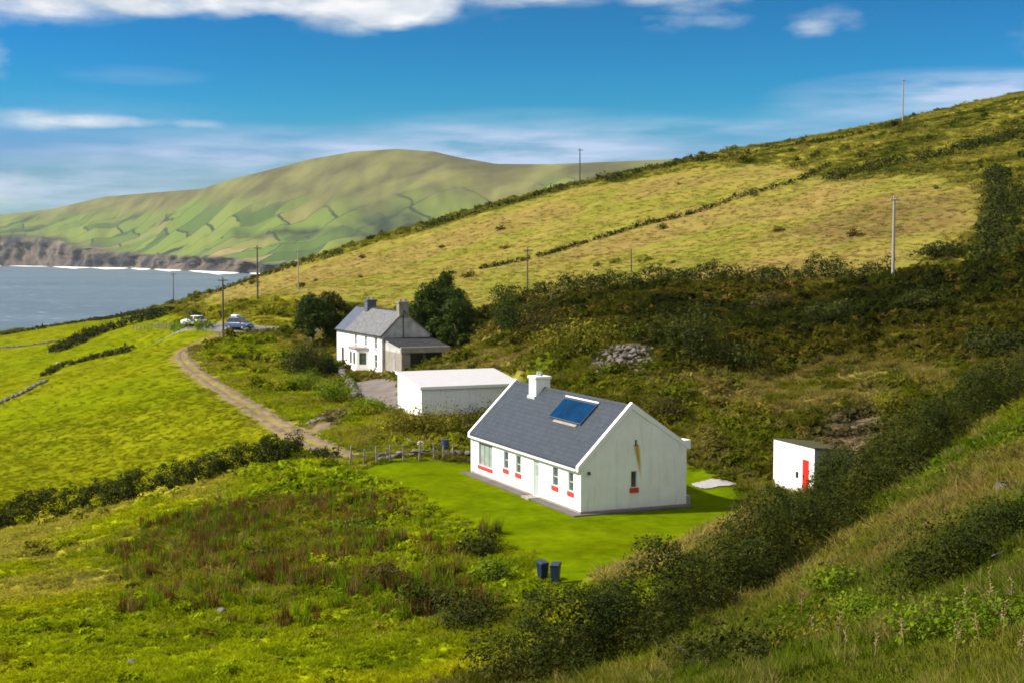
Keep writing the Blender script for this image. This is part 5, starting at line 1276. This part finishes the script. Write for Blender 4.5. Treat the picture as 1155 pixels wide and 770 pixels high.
# grass everywhere
N = 190000
X, Y = fan(N, 14, 440)
c, gh, amp = region(X, Y); r = np.hypot(X, Y)
trk = dist_line(X, Y, TRACK)
ok = (gh > .08) & ~blocked(X, Y) & (H0(X, Y) > -40)
ok &= ~((trk < 1.2) & (np.abs(trk - .65) < .45))
X, Y, c, gh, r = X[ok], Y[ok], c[ok], gh[ok], r[ok]
rs = np.random.default_rng(8)
kp = ~(((sdf(X, Y, LFIELD) < 0) & (Y > 150) | (sdf(X, Y, HILLF) < 0)) & (rs.random(len(X)) < .6)); X, Y, c, gh, r = X[kp], Y[kp], c[kp], gh[kp], r[kp]
h = gh * rs.uniform(.6, 1.2, len(X)); w = np.clip(r / 90, .45, 3.0) * rs.uniform(.6, 1.1, len(X)) * .9
fld = (sdf(X, Y, LFIELD) < 0) | (sdf(X, Y, HILLF) < 0)
h = np.where(fld, h * .6, h); w = np.where(fld, w * .75, w)
tint = c * (1 + rs.normal(0, .10, len(X)))[:, None] * np.where(fld, 1.12, 1.0)[:, None]
dry = (rs.random(len(X)) < .06) & (gh > .2) & ~fld; tint[dry] = tint[dry] * .4 + np.array([.26,.205,.06]) * .6
scatter('grass', 'rough grass covering the fields and slopes', GR, X, Y, np.stack([w, w, h], 1), np.clip(tint, .004, .6))
#
# longer grass on the near slopes
X, Y = fan(60000, 14, 120)
c, gh, amp = region(X, Y); r = np.hypot(X, Y); ok = (gh > .28) & ~blocked(X, Y) & (dist_line(X, Y, TRACK) > 2.2) & (fbm(X / 4, Y / 4, 3, 91) > .43)
X, Y, c, gh, r = X[ok], Y[ok], c[ok], gh[ok], r[ok]; rs = np.random.default_rng(9)
h = rs.uniform(.3, .75, len(X)); w = np.clip(r / 60, .5, 1.4) * rs.uniform(.6, 1.2, len(X)); tint = c * (1 + rs.normal(0, .18, len(X)))[:, None]
q = rs.random(len(X)) < .22; tint[q] = tint[q] * .4 + np.array([.30,.23,.08]) * .6
scatter('long_grass', 'long seeding grass on the near slopes and banks', LONG, X, Y, np.stack([w, w, h], 1), np.clip(tint, .004, .6))
# scrub: bracken, bramble and fern on the hillside
X, Y = fan(120000, 18, 420)
c, gh, amp = region(X, Y); r = np.hypot(X, Y)
sS = sstep(3, -3, sdf(X, Y, SCRUB)); hf = sdf(X, Y, HILLF); lf = sdf(X, Y, LFIELD); lw = sdf(X, Y, LAWN)
dens = .22 + .75 * sS; n = fbm(X / 7, Y / 7, 4, 55); dens = dens * sstep(.40, .55, n) + .10 * sS
up = sstep(190, 240, Y + .35 * X); dens = dens * (1 - .7 * up * (X > 0))
dens = np.where((lf < .5), .0, dens); dens = np.where(hf < 1.0, .004, dens); dens = np.where(lw < .5, 0, dens)
dens = np.where((Y < 40 + X * 1.3) & (X > 0), .75 * sstep(.42, .60, n) * sstep(1, 6, dist_line(X, Y, TANB)), dens)
fl = (X < (Y - 46) * .55) & (Y + .12 * X < 112) & (X < 8); dens = np.where(fl & (lw >= .5), .05 * sstep(.52, .62, n) + .22 * (sdf(X, Y, ROUGHG) < 0) * sstep(.46, .6, n), dens)
dens = np.where(sdf(X, Y, BANKG) < .5, .18 * sstep(.48, .6, n), dens); dens = np.where(sdf(X, Y, SLOPEP) < .5, .42 * sstep(.50, .58, n), dens)
dens = np.where((trk_ := dist_line(X, Y, TRACK)) < 3.2, 0, dens)
ok = (np.random.default_rng(10).random(len(X)) < dens) & ~blocked(X, Y) & (H0(X, Y) > -40)
X, Y, c, r, sS = X[ok], Y[ok], c[ok], r[ok], sS[ok]; rs = np.random.default_rng(12)
s = np.clip(r / 95, .30, 1.7) * rs.uniform(.55, 1.25, len(X)); hz = s * rs.uniform(.6, 1.1, len(X))
base = c * .72 + np.array([.022,.038,.004]) * .4
fl_ = (X < (Y - 46) * .55) & (Y + .12 * X < 112) & (X < 8); base = np.where(fl_[:, None], base * 1.35, base * (1 - .38 * sS)[:, None])
tint = base * (1 + rs.normal(0, .22, len(X)))[:, None]; q = rs.random(len(X)) < .07; tint[q] = tint[q] * .5 + np.array([.15,.10,.016]) * .5
scatter('undergrowth', 'bramble, fern and bracken scrub on the slopes', CL, X, Y, np.stack([s, s, hz], 1), np.clip(tint, .004, .5))
# rush beds
def in_area(poly, n, seed):
    rs = np.random.default_rng(seed); P = np.array([p[:2] for p in poly]); x = rs.uniform(P[:, 0].min() - 2, P[:, 0].max() + 2, n); y = rs.uniform(P[:, 1].min() - 2, P[:, 1].max() + 2, n)
    d = sdf(x, y, [tuple(p) for p in P]) + (fbm(x / 3.5, y / 3.5, 3, seed) - .5) * 11
    ok = (d < .5) & (rs.random(n) < np.where(d < 0, sstep(0, -5, d) * .85 + .15, .12)); return x[ok], y[ok]
x1, y1 = in_area(RUSH, 13000, 3); x2, y2 = in_area(RUSH2, 4200, 4); X = np.concatenate([x1, x2]); Y = np.concatenate([y1, y2]); rs = np.random.default_rng(5)
ok = (fbm(X / 2.4, Y / 2.4, 3, 71) + .35 * (rs.random(len(X)) - .5)) > .54; X, Y = X[ok], Y[ok]
h = rs.uniform(.4, 1.05, len(X)); w = rs.uniform(.7, 1.3, len(X)); k = rs.random(len(X))[:, None]
tint = np.where(k < .40, np.array([.150,.085,.020]), np.where(k < .84, np.array([.125,.190,.006]), np.array([.18,.135,.035]))) * (1 + rs.normal(0, .15, len(X)))[:, None]
scatter('rushes', 'brown and green rushes standing in the wet hollow', RSH, X, Y, np.stack([w, w, h], 1), tint)

# tall dry seed stalks, lower right
rs = random.Random(31)
for i, px in enumerate([(1105,742),(1112,700),(1118,680),(945,748),(952,762),(918,740),(985,752),(1090,720),(1130,735),(903,700),(1140,700),(1075,760),(1020,745),(1150,760)]):
    g = G(*px); z = gz(g[0], g[1]); e = empty('dry_stalk', (g[0], g[1], z)); tag(e, 'tall dry seed stalk in the grass at the lower right', 'plant', 'tall dry seed stalks in the near grass')
    h = rs.uniform(.75, 1.25); lx = rs.uniform(-.12, .12); b = MB(); b.tube([(0,0,-.1),(lx*.4,0,h*.5),(lx,.03,h)], [.012,.009,.006], 5); b.build('stem', M['dry'], e)
    b = MB()
    for k in range(10):
        t = .62 + .04 * k; a = rs.uniform(0, 6.28); q = .05 + .05 * rs.random(); c0 = Vector((lx * t, .03 * t, h * t)); b.tube([c0, c0 + Vector((math.cos(a) * q, math.sin(a) * q, .06))], [.010,.016], 4)
    b.build('seed_head', M['dry'], e)

# ------------------------------------------------------------------ world, sun, camera
SUN = Vector((-.98, -.06, 0)).normalized(); EL = R(41)
SD = Vector((SUN.x * math.cos(EL), SUN.y * math.cos(EL), math.sin(EL)))
sl = bpy.data.lights.new('sun', 'SUN'); sl.energy = 4.6; sl.angle = R(.53); sl.color = (1, .93, .80)
so = bpy.data.objects.new('sun', sl); COL.objects.link(so); so.rotation_euler = (-SD).to_track_quat('-Z', 'Y').to_euler(); so.location = (0, 0, 200)

def world():
    w = bpy.data.worlds.new('World'); scene.world = w; w.use_nodes = True; nt = w.node_tree; nt.nodes.clear(); L = nt.links.new
    out = new(nt, 'ShaderNodeOutputWorld'); bg = new(nt, 'ShaderNodeBackground'); bg.inputs['Strength'].default_value = .07
    sky = new(nt, 'ShaderNodeTexSky', sky_type='NISHITA'); sky.sun_disc = False; sky.sun_elevation = EL; sky.sun_rotation = math.atan2(SUN.x, SUN.y); sky.altitude = 80; sky.air_density = 1.0; sky.dust_density = .3; sky.ozone_density = 2.5
    hs = new(nt, 'ShaderNodeHueSaturation'); hs.inputs['Saturation'].default_value = 1.5; hs.inputs['Value'].default_value = 1.0; hs.inputs['Hue'].default_value = .485; L(sky.outputs[0], hs.inputs['Color'])
    tc = new(nt, 'ShaderNodeTexCoord'); sx = new(nt, 'ShaderNodeSeparateXYZ'); L(tc.outputs['Generated'], sx.inputs[0])
    def mth(op, a, b=None, clamp=False):
        n = new(nt, 'ShaderNodeMath', operation=op, use_clamp=clamp)
        for i, v in enumerate((a, b)):
            if v is None: continue
            if isinstance(v, (int, float)): n.inputs[i].default_value = v
            else: L(v, n.inputs[i])
        return n.outputs[0]
    az = mth('ARCTAN2', sx.outputs['X'], sx.outputs['Y']); el = mth('ARCSINE', sx.outputs['Z'])
    cb = new(nt, 'ShaderNodeCombineXYZ'); L(az, cb.inputs[0]); L(mth('MULTIPLY', el, 2.6), cb.inputs[1])
    n1 = new(nt, 'ShaderNodeTexNoise'); n1.inputs['Scale'].default_value = 26; n1.inputs['Detail'].default_value = 8; n1.inputs['Roughness'].default_value = .55; L(cb.outputs[0], n1.inputs['Vector'])
    cb2 = new(nt, 'ShaderNodeCombineXYZ'); L(az, cb2.inputs[0]); L(mth('MULTIPLY', el, 7.0), cb2.inputs[1])
    n2 = new(nt, 'ShaderNodeTexNoise'); n2.inputs['Scale'].default_value = 11; n2.inputs['Detail'].default_value = 7; L(cb2.outputs[0], n2.inputs['Vector'])
    sc = new(nt, 'ShaderNodeSeparateColor'); L(hs.outputs[0], sc.inputs[0]); U = .126
    cc = new(nt, 'ShaderNodeCombineColor')
    for i, (k_, g_, lo) in enumerate(((3.6, 4.4, .01), (.74, 1.6, .22), (1.30, 2.6, .34))):   # deep polarised blue
        x = mth('MULTIPLY', sc.outputs[i], U); y = mth('MULTIPLY', mth('POWER', x, g_), k_)
        y = mth('MINIMUM', mth('MAXIMUM', mth('MINIMUM', y, x), mth('MULTIPLY', x, lo)), (.13, .36, .66)[i]); L(mth('DIVIDE', y, U), cc.inputs[i])
    skyc = cc.outputs[0]
    def blob(px, py, rx, ry):
        r = ray(px, py); a = math.atan2(r[0], r[1]); e = math.asin(r[2] / np.linalg.norm(r))
        dx = mth('DIVIDE', mth('SUBTRACT', az, a), rx / FPX); dy = mth('DIVIDE', mth('SUBTRACT', el, e), ry / FPX)
        return mth('SUBTRACT', 1.0, mth('ADD', mth('MULTIPLY', dx, dx), mth('MULTIPLY', dy, dy)), True)
    def total(bl, gain):
        s = None
        for b in bl:
            v = mth('MULTIPLY', blob(*b[:4]), b[4]); s = v if s is None else mth('ADD', s, v)
        return s
    cum = total([(90,-8,160,28,.85),(215,-2,120,26,.8),(290,4,60,24,.7),(395,2,95,44,1.35),(455,4,70,34,1.1),(560,-12,110,24,.7),(800,-4,110,20,.75),(760,24,55,16,.5),(822,24,40,14,.45),(935,22,60,22,.55),(912,34,36,12,.40),(30,8,170,24,.7),(640,-6,160,18,.6),(480,14,140,16,.5),(60,136,120,15,.75),(150,138,100,9,.5),(250,142,70,8,.35),(0,212,70,24,.8),(-60,60,80,50,.9),(1260,30,120,60,.8),
                 (-700,-300,500,120,.7),(700,-500,600,150,.7),(2200,-200,700,150,.7)], 1)
    m1 = mth('MULTIPLY', mth('SUBTRACT', mth('ADD', cum, mth('MULTIPLY', mth('SUBTRACT', n1.outputs['Fac'], .5), 2.0)), .22), .85, True)
    m1 = mth('MULTIPLY', m1, mth('MULTIPLY', cum, 1.15, True))
    veil = total([(420,172,330,34,.60),(600,150,260,30,.35),(1060,110,200,34,.50),(1130,98,110,18,.5),(740,160,300,30,.40),(900,135,140,20,.3),(60,225,260,46,1.0),(420,182,420,26,.6),(1120,104,160,26,.6),(560,186,240,18,.5),(90,165,240,60,.18),(150,85,90,12,.2)], 1)
    m2 = mth('MULTIPLY', veil, mth('ADD', mth('MULTIPLY', mth('SUBTRACT', n2.outputs['Fac'], .36), 3.2, True), .18), True)
    # cloud body: bright tops, greyer undersides from the noise at a slightly higher elevation
    sh = new(nt, 'ShaderNodeTexNoise'); sh.inputs['Scale'].default_value = 20; sh.inputs['Detail'].default_value = 5; L(cb.outputs[0], sh.inputs['Vector'])
    cr = new(nt, 'ShaderNodeValToRGB'); cr.color_ramp.elements[0].position = .30; cr.color_ramp.elements[0].color = (4.2,4.9,5.9,1); cr.color_ramp.elements[1].position = .62; cr.color_ramp.elements[1].color = (7.6,7.7,7.8,1); L(sh.outputs['Fac'], cr.inputs['Fac'])
    x1 = new(nt, 'ShaderNodeMix', data_type='RGBA'); L(m2, x1.inputs['Factor']); L(skyc, x1.inputs['A']); x1.inputs['B'].default_value = (4.0,5.1,6.9,1)
    x2 = new(nt, 'ShaderNodeMix', data_type='RGBA'); L(m1, x2.inputs['Factor']); L(x1.outputs['Result'], x2.inputs['A']); L(cr.outputs['Color'], x2.inputs['B'])
    # unseen broken cumulus added overhead and behind the viewer as neutral fill light
    nb = new(nt, 'ShaderNodeTexNoise'); nb.inputs['Scale'].default_value = 2.2; nb.inputs['Detail'].default_value = 7; L(tc.outputs['Generated'], nb.inputs['Vector'])
    hi = new(nt, 'ShaderNodeMapRange'); hi.inputs['From Min'].default_value = .24; hi.inputs['From Max'].default_value = .40; L(sx.outputs['Z'], hi.inputs['Value'])
    bk = new(nt, 'ShaderNodeMapRange'); bk.inputs['From Min'].default_value = .55; bk.inputs['From Max'].default_value = .15; L(sx.outputs['Y'], bk.inputs['Value'])
    cov = mth('MULTIPLY', mth('MAXIMUM', hi.outputs[0], bk.outputs[0]), mth('MULTIPLY', mth('SUBTRACT', nb.outputs['Fac'], .40), 6.0, True))
    x3 = new(nt, 'ShaderNodeMix', data_type='RGBA'); L(cov, x3.inputs['Factor']); L(x2.outputs['Result'], x3.inputs['A']); x3.inputs['B'].default_value = (7.4,7.5,7.7,1)
    L(x3.outputs['Result'], bg.inputs['Color']); L(bg.outputs[0], out.inputs['Surface'])
world()

HAZE = 0.00002
if HAZE:
    b = MB(); b.box(-9200,9200,-60,9300,SEA_Z-12,HILL_TOP+8); print('hill top', HILL_TOP)
    m = bpy.data.materials.new('sea_haze'); nt = nodes_of(m); out = new(nt, 'ShaderNodeOutputMaterial'); v = new(nt, 'ShaderNodeVolumePrincipled'); v.inputs['Density'].default_value = HAZE; v.inputs['Color'].default_value = (.82,.90,1,1)
    nt.links.new(v.outputs[0], out.inputs['Volume'])
    tag(b.build('haze', m), kind='stuff')

cam = bpy.data.cameras.new('camera'); cam.sensor_width = 36; cam.lens = FPX / PW * 36; cam.clip_end = 30000; cam.clip_start = .1
co = bpy.data.objects.new('camera', cam); COL.objects.link(co); co.location = (0, 0, 0); co.rotation_euler = (math.pi / 2 - TH, 0, 0)
scene.camera = co
vs = scene.view_settings; vs.view_transform = 'Standard'; vs.look = 'None'; vs.gamma = 1; vs.exposure = .85; vs.use_curve_mapping = False
scene.cycles.use_denoising = True; scene.cycles.max_bounces = 6; scene.cycles.diffuse_bounces = 3; scene.cycles.transmission_bounces = 3; scene.cycles.volume_bounces = 0; scene.cycles.transparent_max_bounces = 4
scene.cycles.filter_width = 1.7
